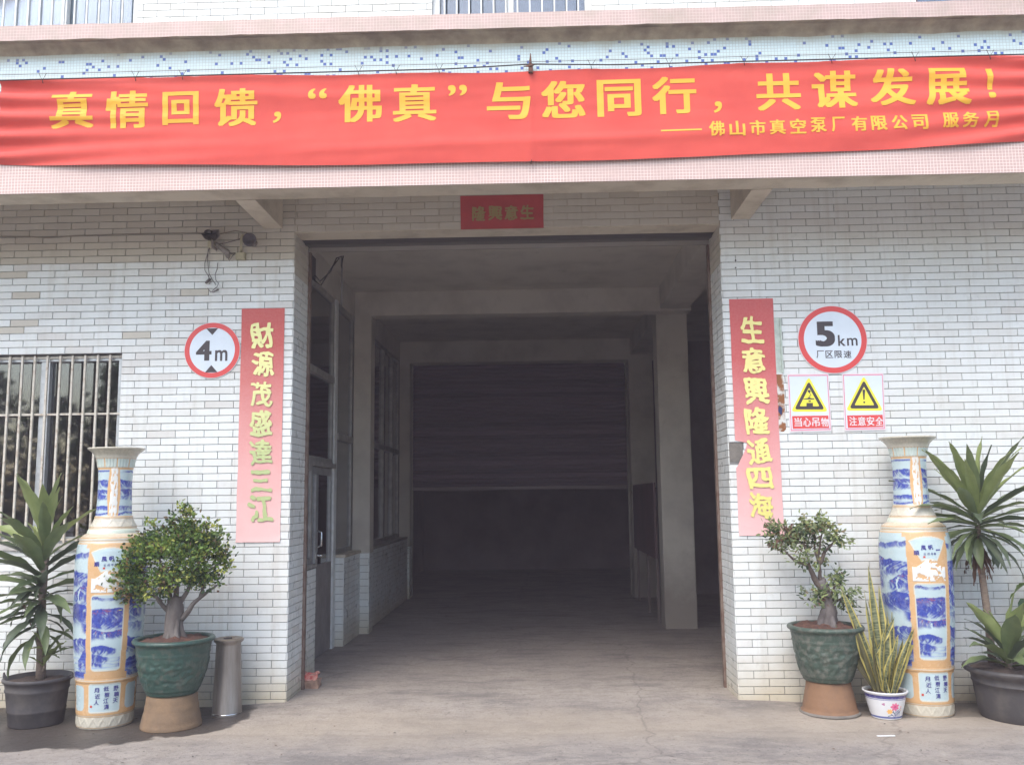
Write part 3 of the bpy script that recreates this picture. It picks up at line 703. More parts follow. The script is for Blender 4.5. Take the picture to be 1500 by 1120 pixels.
# ------------------------------------------------------------------ signs
def plate(name, pts, Y, th, m_, parent):
    "prism from an outline in the wall plane"
    n = len(pts); P = parent.location
    vs = [(x - P.x, Y - th - P.y, z - P.z) for x, z in pts] + [(x - P.x, Y - P.y, z - P.z) for x, z in pts]
    b = MB(); b.add(vs, [tuple(range(n)), tuple(range(2 * n - 1, n - 1, -1))] + [(i, n + i, n + (i + 1) % n, (i + 1) % n) for i in range(n)])
    return b.build(name, m_, parent)
def circ(cx, cz, r, n=64): return [(cx + r * math.cos(2 * math.pi * k / n), cz + r * math.sin(2 * math.pi * k / n)) for k in range(n)]
def ringm(name, cx, cz, r0, r1, Y, m_, parent, n=64):
    P = parent.location; vs = []
    for r, y in ((r0, Y), (r1, Y), (r1, Y + .001), (r0, Y + .001)):
        vs += [(cx + r * math.cos(2 * math.pi * k / n) - P.x, y - P.y, cz + r * math.sin(2 * math.pi * k / n) - P.z) for k in range(n)]
    b = MB(); b.add(vs, [(a * n + k, a * n + (k + 1) % n, ((a + 1) % 4) * n + (k + 1) % n, ((a + 1) % 4) * n + k) for a in range(4) for k in range(n)])
    return b.build(name, m_, parent)
S_WHITE = mat('sign_white', (.72, .80, .88), .35, var=.06, vscale=5); S_RED = mat('sign_red', (.70, .075, .07), .4); S_BLACK = mat('sign_dark_print', (.055, .045, .05), .5)
S_YEL = mat('sign_yellow', (.88, .80, .07), .4); S_PINK = mat('sign_pink_line', (.72, .25, .35), .5); S_EDGE = mat('sign_edge', (.78, .72, .74), .4)
def rpoly(px, Y): return [(at(x, y, Y).x, at(x, y, Y).z) for x, y in px]
s4 = empty('height_limit_sign', (-2.72, 0, 2.845), 'round white sign with red rim reading 4m, between the window and the couplet', 'sign')
plate('sign_plate', circ(-2.72, 2.845, .237), -.012, .006, S_EDGE, s4); plate('sign_face', circ(-2.72, 2.845, .196), -.0182, .0006, S_WHITE, s4)
ringm('red_rim', -2.72, 2.845, .192, .233, -.0196, S_RED, s4)
p = at(298.5, 513.5, -.02); put('4', s4, p.x, p.z, .132, .178, flat(-.0196), S_BLACK, bold=.035)
p = at(324, 520.5, -.02); put('m', s4, p.x, p.z, .105, .095, flat(-.0196), S_BLACK, bold=.015)
plate('arrowhead', rpoly([(302, 481), (311, 490.5), (319.5, 480.5)][::-1], -.02), -.0189, .001, S_BLACK, s4)
plate('arrowhead', rpoly([(300, 545.5), (318.5, 545), (309.5, 534.5)], -.02), -.0189, .001, S_BLACK, s4)
s5 = empty('speed_limit_sign', (2.427, 0, 2.85), 'round white sign with red rim reading 5km, above the two square signs', 'sign')
plate('sign_plate', circ(2.427, 2.85, .283), -.012, .006, S_EDGE, s5); plate('sign_face', circ(2.427, 2.85, .238), -.0182, .0006, S_WHITE, s5)
ringm('red_rim', 2.427, 2.85, .234, .278, -.0196, S_RED, s5)
p = at(1208.5, 489, -.02); put('5', s5, p.x, p.z, .158, .222, flat(-.0196), S_BLACK, bold=.045)
p = at(1233, 498.5, -.02); put('k', s5, p.x, p.z, .06, .092, flat(-.0196), S_BLACK, bold=.01)
p = at(1248.5, 500.5, -.02); put('m', s5, p.x, p.z, .085, .065, flat(-.0196), S_BLACK, bold=.01)
for i, ch in enumerate('厂区限速'):
    p = at(1201.5 + i * 13.3, 518.7, -.02); put(ch, s5, p.x, p.z, .062, .062, flat(-.0196), S_BLACK, bold=.012)

def square_sign(name, label, q, tri, bar, txt, kind):
    c = at(sum(a for a, _ in q) / 4, sum(b_ for _, b_ in q) / 4, -.02)
    e = empty(name, (c.x, 0, c.z), label, 'sign', 'square warning signs')
    def sh(pts, k, cc=None):
        cx = sum(a for a, _ in pts) / len(pts); cy = sum(b_ for _, b_ in pts) / len(pts)
        return [(cx + (a - cx) * k, cy + (b_ - cy) * k) for a, b_ in pts]
    plate('sign_plate', rpoly(q[::-1], -.02), -.012, .005, S_EDGE, e)
    plate('pink_border', rpoly(sh(q, .955)[::-1], -.02), -.0172, .0004, S_PINK, e)
    plate('sign_face', rpoly(sh(q, .915)[::-1], -.02), -.0178, .0004, S_WHITE, e)
    def rtri(t3, r, n=5):
        out = []
        for i in range(3):
            a = Vector(t3[i - 1]); b_ = Vector(t3[i]); c_ = Vector(t3[(i + 1) % 3])
            u = (a - b_).normalized() * r; v = (c_ - b_).normalized() * r
            for k in range(n + 1):
                t_ = k / n; out.append(tuple(b_ + u * (1 - t_) ** 2 + v * t_ ** 2))
        return out
    def off(t3, k):
        cx = (t3[0][0] + t3[1][0] + t3[2][0]) / 3; cy = (t3[0][1] + t3[1][1] + t3[2][1]) / 3
        return [(cx + (a - cx) * k, cy + (b_ - cy) * k) for a, b_ in t3]
    plate('yellow_triangle', rpoly(rtri(off(tri, 1.24), 6)[::-1], -.02), -.0184, .0004, S_YEL, e)
    plate('black_triangle', rpoly(rtri(tri, 5)[::-1], -.02), -.019, .0004, S_BLACK, e)
    plate('inner_triangle', rpoly(rtri(off(tri, .66), 2)[::-1], -.02), -.0196, .0004, S_YEL, e)
    plate('red_panel', rpoly(bar[::-1], -.02), -.0184, .0004, S_RED, e)
    x0 = bar[0][0]; x1 = bar[1][0]; cy = (bar[0][1] + bar[2][1]) / 2; cy2 = (bar[1][1] + bar[3][1]) / 2; wd = (x1 - x0)
    for i, ch in enumerate(txt):
        p = at(x0 + wd * (.145 + .245 * i) + 1.2, cy, -.02); put(ch, e, p.x, p.z, .062, .074, flat(-.0196), S_EDGE, bold=.02)
    tx = tri[0][0]; ty = tri[0][1]
    if kind == '!':
        plate('exclamation_bar', rpoly([(tx - 2, ty + 14), (tx + 2, ty + 14), (tx + 1, ty + 29), (tx - .6, ty + 29)][::-1], -.02), -.0202, .0004, S_BLACK, e)
        c = at(tx + .6, ty + 32.5, -.02); plate('exclamation_dot', circ(c.x, c.z, .008, 12), -.0202, .0004, S_BLACK, e)
    else:
        c = at(tx + .5, ty + 15, -.02); plate('hoist_block', circ(c.x, c.z, .0115, 14), -.0202, .0004, S_BLACK, e)
        b = MB(); P = e.location
        b.tube([Vector((at(a, b_, -.02).x, -.0206, at(a, b_, -.02).z)) - P for a, b_ in ((tx + .5, ty + 17), (tx + 2.2, ty + 19), (tx + 3, ty + 21), (tx + 1.5, ty + 22.5), (tx, ty + 21.5))], .0022, 6); b.build('crane_hook', S_BLACK, e)
        plate('lifting_beam', rpoly([(tx - 8, ty + 26), (tx - 2, ty + 25), (tx + .5, ty + 23), (tx + 3, ty + 25), (tx + 8, ty + 25.5), (tx + 8, ty + 27), (tx - 8, ty + 27)][::-1], -.02), -.0202, .0004, S_BLACK, e)
        plate('lifting_ring', rpoly([(tx - .5, ty + 28.5), (tx + 3, ty + 28.5), (tx + 3, ty + 30.5), (tx - .5, ty + 30.5)][::-1], -.02), -.0202, .0004, S_BLACK, e)
        plate('hanging_load', rpoly([(tx - 3.5, ty + 32), (tx + 6, ty + 32), (tx + 6, ty + 37), (tx - 3.5, ty + 37)][::-1], -.02), -.0202, .0004, S_BLACK, e)
def cz(l): return [(1150 + a / 5.6, 440 + b_ / 5.6) for a, b_ in l]
square_sign('warning_sign', 'left of the two square warning signs, its triangle showing a load on a crane hook', cz([(18, 600), (357, 597), (384, 1070), (42, 1080)]), cz([(195, 660), (325, 893), (77, 893)]), cz([(58, 947), (355, 942), (362, 1046), (64, 1052)]), '当心吊物', 'h')
square_sign('warning_sign', 'right of the two square warning signs, its triangle showing an exclamation mark', cz([(468, 597), (808, 592), (828, 1062), (490, 1070)]), cz([(646, 652), (776, 885), (528, 885)]), cz([(509, 942), (801, 936), (808, 1036), (516, 1044)]), '注意安全', '!')

# pale strip box and the old enamel sign half hidden behind the right couplet
pa = at(1134, 466, 0); pb = at(1147, 546, 0)
sb = empty('strip_box', (pb.x - .03, 0, pb.z), 'narrow pale green metal strip box beside the right couplet', 'box')
b = MB(); b.box((pa.x - .03 - sb.location.x, -.011, 0), (pb.x - sb.location.x, -.0095, pa.z - pb.z)); b.box((pb.x - .012 - sb.location.x, -.024, .0), (pb.x - sb.location.x, -.0115, pa.z - pb.z))
b.build('strip_body', mat('pale_green_paint', (.55, .63, .56), .5, var=.3, vscale=15), sb)
pa = at(1134, 548, 0); pb = at(1151, 632, 0)
es = empty('enamel_sign', (pb.x - .1, 0, pb.z), 'rusty old enamel sign poking out behind the right couplet', 'sign')
ENA = mat('rusted_enamel', (.66, .66, .62), .5, col2=(.27, .10, .03), vscale=9, bump=.3, lo=.44, hi=.52)
pts = [(pa.x - .14, pa.z), (pb.x - .005, pa.z - .003), (pb.x, pa.z - .02), (pb.x, pb.z + .02), (pb.x - .02, pb.z), (pa.x - .14, pb.z)]
plate('enamel_plate', pts[::-1], -.0105, .0012, ENA, es)
plate('navy_mark', [(pb.x - .06, pb.z + .17), (pb.x - .03, pb.z + .13), (pb.x - .02, pb.z + .19), (pb.x - .045, pb.z + .215)], -.0119, .0006, mat('navy_enamel', (.03, .04, .12), .4), es)
for zz in (.0, .06):
    p = at(1077, 382 + zz / .0056, 0)
    o = MB().tube([(0, 0, 0), (0, -.012, 0)], .006, 8).build('wall_plug', BLACKWIRE); o.location = (p.x, -.006, p.z); tag(o, 'upper of two tiny dark wall plugs right of the gateway corner' if zz == 0 else 'lower of two tiny dark wall plugs right of the gateway corner', 'plug')

# ------------------------------------------------------------------ old lamp, horn and wiring by the corner
def G(px, py, Y=-.05): return at(px, py, Y)
p = G(320, 352, -.12)
lamp = empty('flood_lamp', (p.x, -.01, p.z), 'dusty flood lamp with triangular hood high on the wall, trailing loose wires', 'lamp')
DUSTY = mat('dusty_metal', (.32, .29, .26), .8, col2=(.19, .17, .16), vscale=18); CREAM = mat('yellowed_plastic', (.52, .48, .33), .55, var=.3, vscale=15)
def gp(px, py, Y): return G(px, py, Y) - lamp.location
hood = [(294, 342), (309, 337), (321, 336), (322, 345), (316, 352), (308, 353), (300, 350)]
fr = [gp(a, b_, -.16) for a, b_ in hood]; bk = [gp(a * .55 + 311 * .45, b_ * .55 + 345 * .45 + 2, -.04) for a, b_ in hood]
n = len(hood); b = MB(); b.add(fr + bk, [tuple(n + i for i in range(n))] + [(i, (i + 1) % n, n + (i + 1) % n, n + i) for i in range(n)], 0)
b.build('lamp_hood', DUSTY, lamp)
MB().lathe([(0, 0), (.03, .004), (.036, .02), (.02, .035), (0, .036)], 14, c=tuple(gp(305, 343, -.13))).build('reflector', mat('dark_reflector', (.05, .05, .05), .3), lamp)
MB().tube([gp(311, 350, -.10), gp(311, 362, -.06), gp(318, 366, -.03)], .012, 8).build('lamp_bracket', DUSTY, lamp)
q = MB(); a = gp(306.5, 354, -.02); c = gp(315, 363, -.02); q.box((a.x, -.045, c.z), (c.x, -.001, a.z)); q.build('terminal_block', CREAM, lamp)
q = MB(); q.tube([gp(316, 356, -.05), gp(322, 362, -.05), gp(333, 370, -.05), gp(334, 378, -.03)], [.012, .02, .026, .012], 8); q.build('lamp_arm', DUSTY, lamp)
WIREM = mat('loose_wire', (.12, .11, .11), .6)
for pts in ([(307, 363), (303, 375), (300, 385), (300, 396), (305, 404), (308, 412), (307, 416)], [(305, 364), (304, 378), (305, 392), (306, 400), (310, 408), (316, 417)], [(319, 385), (318, 394), (315, 402), (316, 410), (320, 415), (318, 420), (313, 424), (309, 428), (304, 422)]):
    MB().tube([gp(a, b_, -.03) for a, b_ in pts], .0032, 5).build('loose_wire', WIREM, lamp)
MB().tube([gp(308, 408, -.035), gp(303, 413, -.035), gp(301, 415, -.035)], [.012, .012, .006], 7).build('wire_plug', WIREM, lamp)
MB().tube([gp(320, 424, -.035), gp(311, 428, -.035)], [.008, .004], 7).build('wire_end', WIREM, lamp)

p = G(366, 351, -.12)
horn = empty('horn_speaker', (p.x, -.01, p.z), 'round dark horn speaker on the wall just left of the gateway corner', 'speaker')
MB().lathe([(.0, .10), (.02, .10), (.024, .14), (.052, .21), (.056, .215), (.056, .22), (.05, .218), (.022, .16), (0, .155)], 28).build('horn_bell', mat('dark_horn', (.13, .115, .12), .6, var=.4, vscale=20), horn).rotation_euler = (R(98), 0, R(8))
MB().lathe([(0, 0), (.03, 0), (.032, .08), (.026, .1), (0, .1)], 18).build('horn_driver', DUSTY, horn).rotation_euler = (R(98), 0, R(8))
q = G(353, 375, -.03)
jb = empty('junction_box', (q.x, -.01, q.z), 'yellowed plastic junction box with a short conduit, under the horn speaker', 'box')
b = MB(); b.box((-.038, -.045, -.032), (.038, 0, .024)); b.build('box_body', CREAM, jb)
MB().box((-.034, -.052, -.028), (.034, -.0455, .020)).build('box_lid', CREAM, jb)
MB().tube([(.0, -.02, .025), (.0, -.02, .16), (.01, -.02, .19)], .011, 8).build('conduit', CREAM, jb)
cable('wall_cable', [G(-20, 346.5, -.016), G(40, 346.5, -.016), G(70, 348.5, -.016), G(110, 345.5, -.016), G(200, 342.5, -.016), G(290, 341, -.016), G(320, 343, -.02), G(345, 338, -.02), G(362, 341, -.03)], .0045, mat('dusty_cable', (.27, .24, .19), .8), 'dusty cable running left along a tile joint from the flood lamp', 'cable')
cable('jumper_wire', [G(318, 358, -.04), G(330, 356, -.04), G(345, 352, -.03), G(352, 350, -.03)], .003, BLACKWIRE, 'short black wire looping from flood lamp across to the conduit', 'wire')
cable('jumper_wire', [G(331, 370, -.04), G(340, 371, -.04), G(348, 370, -.04), G(341, 374, -.04), G(336, 382, -.03), G(331, 370, -.05)], .0035, BLACKWIRE, 'tangled black wire knotted just left of the junction box', 'wire')

# speaker and hanging cable inside the top left corner of the gateway
p = at(452, 392, .62)
sp = empty('corner_speaker', (p.x, .62, p.z), 'small dark box hung in the upper left corner inside the gateway', 'speaker')
MB().box((-.07, -.07, -.1), (.05, .07, .1)).build('speaker_box', mat('dark_box', (.035, .028, .03), .6), sp)
cable('hanging_cable', [at(450, 405, .62), at(462, 404, .64), at(469, 412, .66), at(484, 398, .7), at(493, 378, .7), at(503, 375, .7), at(500, 392, .7), at(497, 378, .7), at(486, 392, .68), at(470, 418, .66), at(460, 410, .65)], .007, BLACKWIRE, 'black cable looping from the corner box to the hanging rod inside the gateway', 'cable')
cable('hanging_rod', [at(500, 375, .74) , at(501, 392, .74), at(500, 448, .74)], .008, mat('thin_rod', (.16, .15, .15), .6), 'thin rod hanging from the ceiling inside the left of the gateway', 'rod')

# ------------------------------------------------------------------ passage interior
def thing_box(name, boxes, m_, label, cat, group=None):
    b = MB()
    for a, c in boxes: b.box(a, c)
    o = b.build(name, m_); return tag(o, label, cat, group)
CZ = 4.15
tag(MB().box((-7, .5, CZ), (7, 7.7, CZ + .15)).build('ceiling', PLASTER), kind='structure')
thing_box('ceiling_beam', [((-2.26, 3.56, 3.85), (1.90, 3.8, CZ - .001))], PLASTER, 'nearer plastered cross beam spanning the passage', 'beam')
thing_box('ceiling_beam', [((-2.26, 7.2, 3.80), (1.90, 7.45, CZ - .001))], PLASTER, 'farther plastered cross beam just above the roller shutter', 'beam')
thing_box('side_beam', [((1.52, .5, 3.875), (1.88, 3.555, CZ - .001)), ((1.52, 3.805, 3.875), (1.88, 7.195, CZ - .001))], PLASTER, 'plastered beam running into the passage over the right columns', 'beam')
thing_box('side_beam', [((-2.42, .5, 3.84), (-2.262, 7.195, CZ - .001))], PLASTER, 'plastered beam running into the passage over the left partition windows', 'beam')
def column(x0, x1, y0, y1, z1, label, chips=True):
    b = bmesh.new(); bmesh.ops.create_cube(b, size=1)
    for v in b.verts: v.co = Vector(((x0 + x1) / 2 + v.co.x * (x1 - x0), (y0 + y1) / 2 + v.co.y * (y1 - y0), (z1 - .02) / 2 + v.co.z * (z1 + .02)))
    bmesh.ops.bevel(b, geom=[e for e in b.edges if abs(e.verts[0].co.z - e.verts[1].co.z) > 1], offset=.012, segments=2, affect='EDGES')
    bmesh.ops.subdivide_edges(b, edges=[e for e in b.edges if abs(e.verts[0].co.z - e.verts[1].co.z) > 1], cuts=40)
    for v in b.verts:
        k = 1 if v.co.z > .9 else 2.6
        v.co += Vector((mnoise.noise(v.co * 4), mnoise.noise(v.co * 4 + Vector((9, 0, 0))), 0)) * .004 * k
    me = bpy.data.meshes.new('column'); b.to_mesh(me); b.free(); me.materials.append(PLASTER)
    return tag(link('column', me), label, 'column')
column(1.50, 1.885, 3.80, 4.18, 3.875, 'near right plastered column in the passage, nicked along its foot')
column(1.485, 1.87, 7.2, 7.58, 3.80, 'far right plastered column next to the roller shutter')
def pier(x0, x1, y0, y1, z0, z1, label, seed):
    e = empty('pier', ((x0 + x1) / 2, y0, 0), label, 'pier')
    MB().box((x0 - e.location.x, 0, z0), (x1 - e.location.x, y1 - y0, z1)).build('pier_plaster', PLASTER, e)
    MB().box((x0 - e.location.x, .011, -.02), (x1 - .011 - e.location.x, y1 - y0 - .002, z0 - .001)).build('pier_core', GROUT, e)
    M = Matrix.Translation((0, y0 + .01, 0))
    tiles(e, x0, x1 - .001, 0, z0 - .002, 0, x0, M=M, pitch=.4, rnd=random.Random(seed), row=.0805)
    M = Matrix(((0, -1, 0, x1 - .011), (1, 0, 0, 0), (0, 0, 1, 0), (0, 0, 0, 1)))
    tiles(e, y0 + .002, y1, 0, z0 - .002, 0, y0, limit=0, M=M, rnd=random.Random(seed + 1))
    return e
pier(-2.26, -2.05, 3.55, 3.80, .95, 3.85, 'near left pier in the passage, plaster above and white tiles below', 21)
pier(-2.26, -2.09, 7.2, 7.45, .83, 3.80, 'far left pier beside the roller shutter, tiled only at its foot', 23)

pt = empty('glazed_partition', (-2.27, .5, 0), 'tiled and glazed office partition with a door along the left of the passage', 'partition')
def pbox(name, a, c, m_, par=pt, kind=None):
    P = Vector((-2.27, .5, 0)); o = MB().box(tuple(Vector(a) - P), tuple(Vector(c) - P)).build(name, m_, par); return o
pbox('low_wall', (-2.38, .5, -.02), (-2.112, 1.15, .97), GROUT)
pbox('low_wall', (-2.38, 2.66, -.02), (-2.172, 3.549, .955), GROUT)
pbox('low_wall', (-2.38, 3.80, -.02), (-2.132, 7.199, .955), GROUT)
Mx = lambda X: Matrix(((0, -1, 0, X), (1, 0, 0, 0), (0, 0, 1, 0), (0, 0, 0, 1)))
def sub_tiles(x, y0, y1, z1, seed, limit):
    tiles(pt, y0, y1, 0, z1, 0, y0, M=Mx(x), rnd=random.Random(seed), limit=limit)
sub_tiles(-2.112, .502, 1.149, .968, 31, 0); sub_tiles(-2.172, 2.662, 3.548, .953, 33, 0); sub_tiles(-2.132, 3.802, 7.19, .953, 35, 0)
tiles(pt, -2.262, -2.164, 0, .953, 0, -2.262, M=Matrix.Translation((0, 2.661, 0)), pitch=.4, rnd=random.Random(37), row=.0805, limit=20)
pbox('sill_board', (-2.39, .502, .9705), (-2.10, 1.16, 1.0), ALU_OLD); pbox('sill_board', (-2.39, 2.655, .956), (-2.15, 3.545, .985), SOFFIT); pbox('sill_board', (-2.39, 3.802, .956), (-2.12, 7.19, .985), ALU_OLD)
def pwindow(y0, y1, z0, z1, muls, rails, x=-2.27, th=.05, panes=True, name='partition_window'):
    P = Vector((-2.27, .5, 0)); b = MB()
    def bb_(a, c): b.box(tuple(Vector(a) - P), tuple(Vector(c) - P))
    bb_((x - th, y0, z0), (x, y0 + .05, z1)); bb_((x - th, y1 - .05, z0), (x, y1, z1)); bb_((x - th, y0 + .05, z1 - .06), (x, y1 - .05, z1)); bb_((x - th, y0 + .05, z0), (x, y1 - .05, z0 + .05))
    wn = b.build(name, ALU_OLD, pt)
    for m_ in muls:
        b = MB(); bb_((x - th + .002, m_ - .03, z0 + .05), (x + .012, m_ + .03, z1 - .06)); b.build('mullion', ALU_OLD, wn)
    for r in rails:
        b = MB(); bb_((x - th + .004, y0 + .05, r - .035), (x + .022, y1 - .05, r + .035)); b.build('rail', ALU_OLD, wn)
    ys = [y0 + .05] + sorted(muls) + [y1 - .05]; zs = [z0 + .05] + sorted(rails) + [z1 - .06]
    for i in range(len(ys) - 1):
        for k in range(len(zs) - 1):
            b = MB(); bb_((x - th / 2 - .002, ys[i], zs[k]), (x - th / 2 + .002, ys[i + 1], zs[k + 1])); b.build('pane', GLASS_IN, wn)
    return wn
pwindow(.502, 1.2, 1.0, 1.93, [.86], [], x=-2.16)
pwindow(.502, 2.5, 1.98, 3.83, [1.2], [2.9])
pwindow(2.64, 3.545, .985, 3.83, [], [2.3])
pwindow(3.81, 7.19, .985, 3.83, [4.75, 5.7, 6.5], [2.33])
pbox('door_post', (-2.33, 2.52, 0), (-2.255, 2.64, 3.83), WHITEPAINT)
pbox('door_post', (-2.33, 1.152, 0), (-2.262, 1.21, 1.979), ALU_OLD)
pbox('transom', (-2.33, 1.211, 1.93), (-2.235, 2.519, 1.979), ALU_OLD)
DGREY = mat('grey_door_panel', (.27, .25, .24), .6, var=.3, vscale=6)
P = Vector((-2.27, .5, 0)); dr = pbox('door', (-2.315, 1.215, .012), (-2.275, 2.515, .93), DGREY)
b = MB()
for a, c in (((-2.315, 1.215, .931), (-2.275, 1.31, 1.925)), ((-2.315, 1.80, .931), (-2.275, 1.90, 1.925)), ((-2.315, 2.43, .931), (-2.275, 2.515, 1.925)), ((-2.315, 1.31, 1.85), (-2.275, 1.80, 1.925)), ((-2.315, 1.90, 1.85), (-2.275, 2.43, 1.925))): b.box(tuple(Vector(a) - P), tuple(Vector(c) - P))
b.build('door_frame', ALU, dr)
for a, c in ((1.31, 1.80), (1.90, 2.43)): b = MB(); b.box(tuple(Vector((-2.297, a, .931)) - P), tuple(Vector((-2.293, c, 1.85)) - P)); b.build('door_pane', GLASS_IN, dr)
CHROME = mat('chrome', (.75, .75, .75), .18, metal=1.)
b = MB(); q = [Vector((-2.274, 1.87, z)) - P for z in (1.28, 1.26, 1.13, 1.11)]; q[1].x += .045; q[2].x += .045; b.tube(q, .011, 8); b.build('door_handle', CHROME, dr)
b = MB(); b.box(tuple(Vector((-2.275, 1.83, 1.0)) - P), tuple(Vector((-2.262, 1.88, 1.06)) - P)); b.tube([Vector((-2.27, 1.85, 1.03)) - P, Vector((-2.22, 1.85, 1.03)) - P, Vector((-2.22, 1.96, 1.03)) - P], .012, 8); b.build('door_lock', CHROME, dr)
b = MB(); zb = .97
curtain_m = mat('grey_blue_curtain', (.34, .37, .38), .9, var=.2, vscale=2)
vs = []; n = 90
for i in range(n + 1):
    y = 2.70 + .80 * i / n; x = -2.36 + .012 * math.sin(y * 60); vs += [tuple(Vector((x, y, 1.0)) - P), tuple(Vector((x, y, 3.75)) - P)]
b.add(vs, [(2 * i, 2 * i + 2, 2 * i + 3, 2 * i + 1) for i in range(n)], 0, True); b.build('office_curtain', curtain_m, pt)

# rooms and far spaces that close the building
rs = MB()
rs.box((-7, .5, 0), (-6.9, 7.7, CZ)); rs.box((6.9, .5, 0), (7, 7.7, CZ)); rs.box((-6.9, 7.46, 0), (-2.27, 7.6, CZ)); rs.box((1.88, 7.6, 0), (6.9, 7.7, CZ))
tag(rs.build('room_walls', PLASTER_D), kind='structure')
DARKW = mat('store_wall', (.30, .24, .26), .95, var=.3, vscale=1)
fs_ = MB(); fs_.box((-2.6, 13.0, 0), (2.4, 13.1, CZ)); fs_.box((-2.7, 7.75, 0), (-2.6, 13.1, CZ)); fs_.box((2.4, 7.75, 0), (2.5, 13.1, CZ)); fs_.box((-2.7, 7.701, CZ), (2.5, 13.1, CZ + .1))
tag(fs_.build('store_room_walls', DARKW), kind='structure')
thing_box('end_wall', [((-2.26, 7.46, 3.80), (1.9, 7.6, CZ - .001)), ((-2.7, 7.6, 0), (-2.10, 7.70, CZ - .001)), ((1.47, 7.6, 0), (1.88, 7.70, CZ - .001)), ((-2.10, 7.62, 3.78), (1.47, 7.7, CZ - .001))], PLASTER, 'end wall of the passage framing the roller shutter', 'wall')
# roller shutter: ribbed slats one by one
sh = empty('roller_shutter', (-.32, 7.56, 1.72), 'dark ribbed roller shutter half lowered at the far end of the passage', 'shutter')
SH = mat('shutter_steel', (.27, .215, .245), .5, col2=(.14, .12, .15), vscale=2.5, stretch=(.3, 1, 6), metal=.3)
prof = [(0, 0), (-.012, .008), (-.020, .018), (-.022, .03), (-.018, .044), (-.006, .054), (.006, .060), (.006, .066), (0, .070)]
sm = MB(); vs = []
for (y, z) in prof: vs += [(-1.765, y, z), (1.765, y, z)]
for (y, z) in reversed(prof): vs += [(-1.765, y + .004, z), (1.765, y + .004, z)]
k = len(vs) // 2; sm.add(vs, [(2 * i, 2 * i + 1, (2 * i + 3) % (2 * k), (2 * i + 2) % (2 * k)) for i in range(k)], 0, True)
slats = [sm.mesh('shutter_slat', mat('shutter_steel', tuple(c * k for c in (.17, .12, .16)), .5, metal=.2)) for k in (1., .8, 1.2, .9)]
for i in range(29):
    o = link('shutter_slat', slats[random.choice((0, 0, 1, 1, 2, 3, 3))], sh); o.location = (0, random.uniform(-.004, .004), .05 + i * .0705); o.rotation_euler.x = random.uniform(-.02, .02)
MB().box((-1.765, -.022, 0), (1.765, .012, .048)).build('bottom_bar', mat('shutter_bar', (.24, .19, .20), .5), sh)
# gateway shutter rolled up behind the lintel
gs = empty('gateway_shutter', (-.25, .3, 3.80), 'rolled up gateway shutter with its pale bottom rail under the lintel', 'shutter')
MB().box((-1.79, .0, .03), (1.79, .05, .3)).build('curtain_edge', mat('dark_curtain_steel', (.10, .09, .085), .6), gs)
MB().box((-1.79, .17, .01), (1.79, .20, .048)).build('bottom_rail', mat('pale_rail', (.34, .31, .27), .6), gs)
MB().box((-1.795, .04, .05), (1.795, .199, .34)).build('shutter_roll', mat('roll_steel', (.13, .12, .11), .6), gs)
GR = mat('rusty_guide', (.13, .075, .055), .8, col2=(.22, .17, .14), vscale=12, bump=.3)
for s in (-1, 1):
    x = -1.80 if s < 0 else 1.80
    MB().box((min(x, x - s * .028), .145, -3.80), (max(x, x - s * .028), .198, .0)).build('guide_rail', GR, gs)
# dark board standing between the right columns
bd = empty('dark_board', (1.47, 5.4, 0), 'dark red board on thin legs standing behind the near right column', 'board')
MB().box((-.012, -1.15, .80), (.012, 1.42, 1.76)).build('board_panel', mat('maroon_board', (.10, .045, .05), .6, var=.3, vscale=3), bd)
for y in (-1.0, -.0, 1.3): MB().box((.013, y - .02, 0), (.045, y + .02, 1.70)).build('leg', mat('board_leg', (.16, .12, .11), .7), bd)

# ------------------------------------------------------------------ painted porcelain
rng_ = np.random.RandomState(4)
_lat = rng_.rand(256, 256)
def vn(x, y, seed=0):
    x = x + seed * 17.31; y = y + seed * 5.77
    xi = np.floor(x).astype(int); yi = np.floor(y).astype(int); fx = x - xi; fy = y - yi
    fx = fx * fx * (3 - 2 * fx); fy = fy * fy * (3 - 2 * fy)
    a = _lat[xi % 256, yi % 256]; b = _lat[(xi + 1) % 256, yi % 256]; c = _lat[xi % 256, (yi + 1) % 256]; d = _lat[(xi + 1) % 256, (yi + 1) % 256]
    return (a * (1 - fx) + b * fx) * (1 - fy) + (c * (1 - fx) + d * fx) * fy
def fbm(x, y, o=5, seed=0, g=.55):
    s = 0; a = 1; t = 0
    for i in range(o): s = s + a * vn(x * 2 ** i, y * 2 ** i, seed + i * 3); t += a; a *= g
    return s / t
def sst(a, b, x): t = np.clip((x - a) / (b - a), 0, 1); return t * t * (3 - 2 * t)
PALE = np.array([.46, .575, .60]); BLUE = np.array([.045, .075, .36]); MIDB = np.array([.16, .25, .62]); NAVY = np.array([.03, .03, .20]); ORAN = np.array([.64, .40, .20]); CRM = np.array([.55, .52, .43])
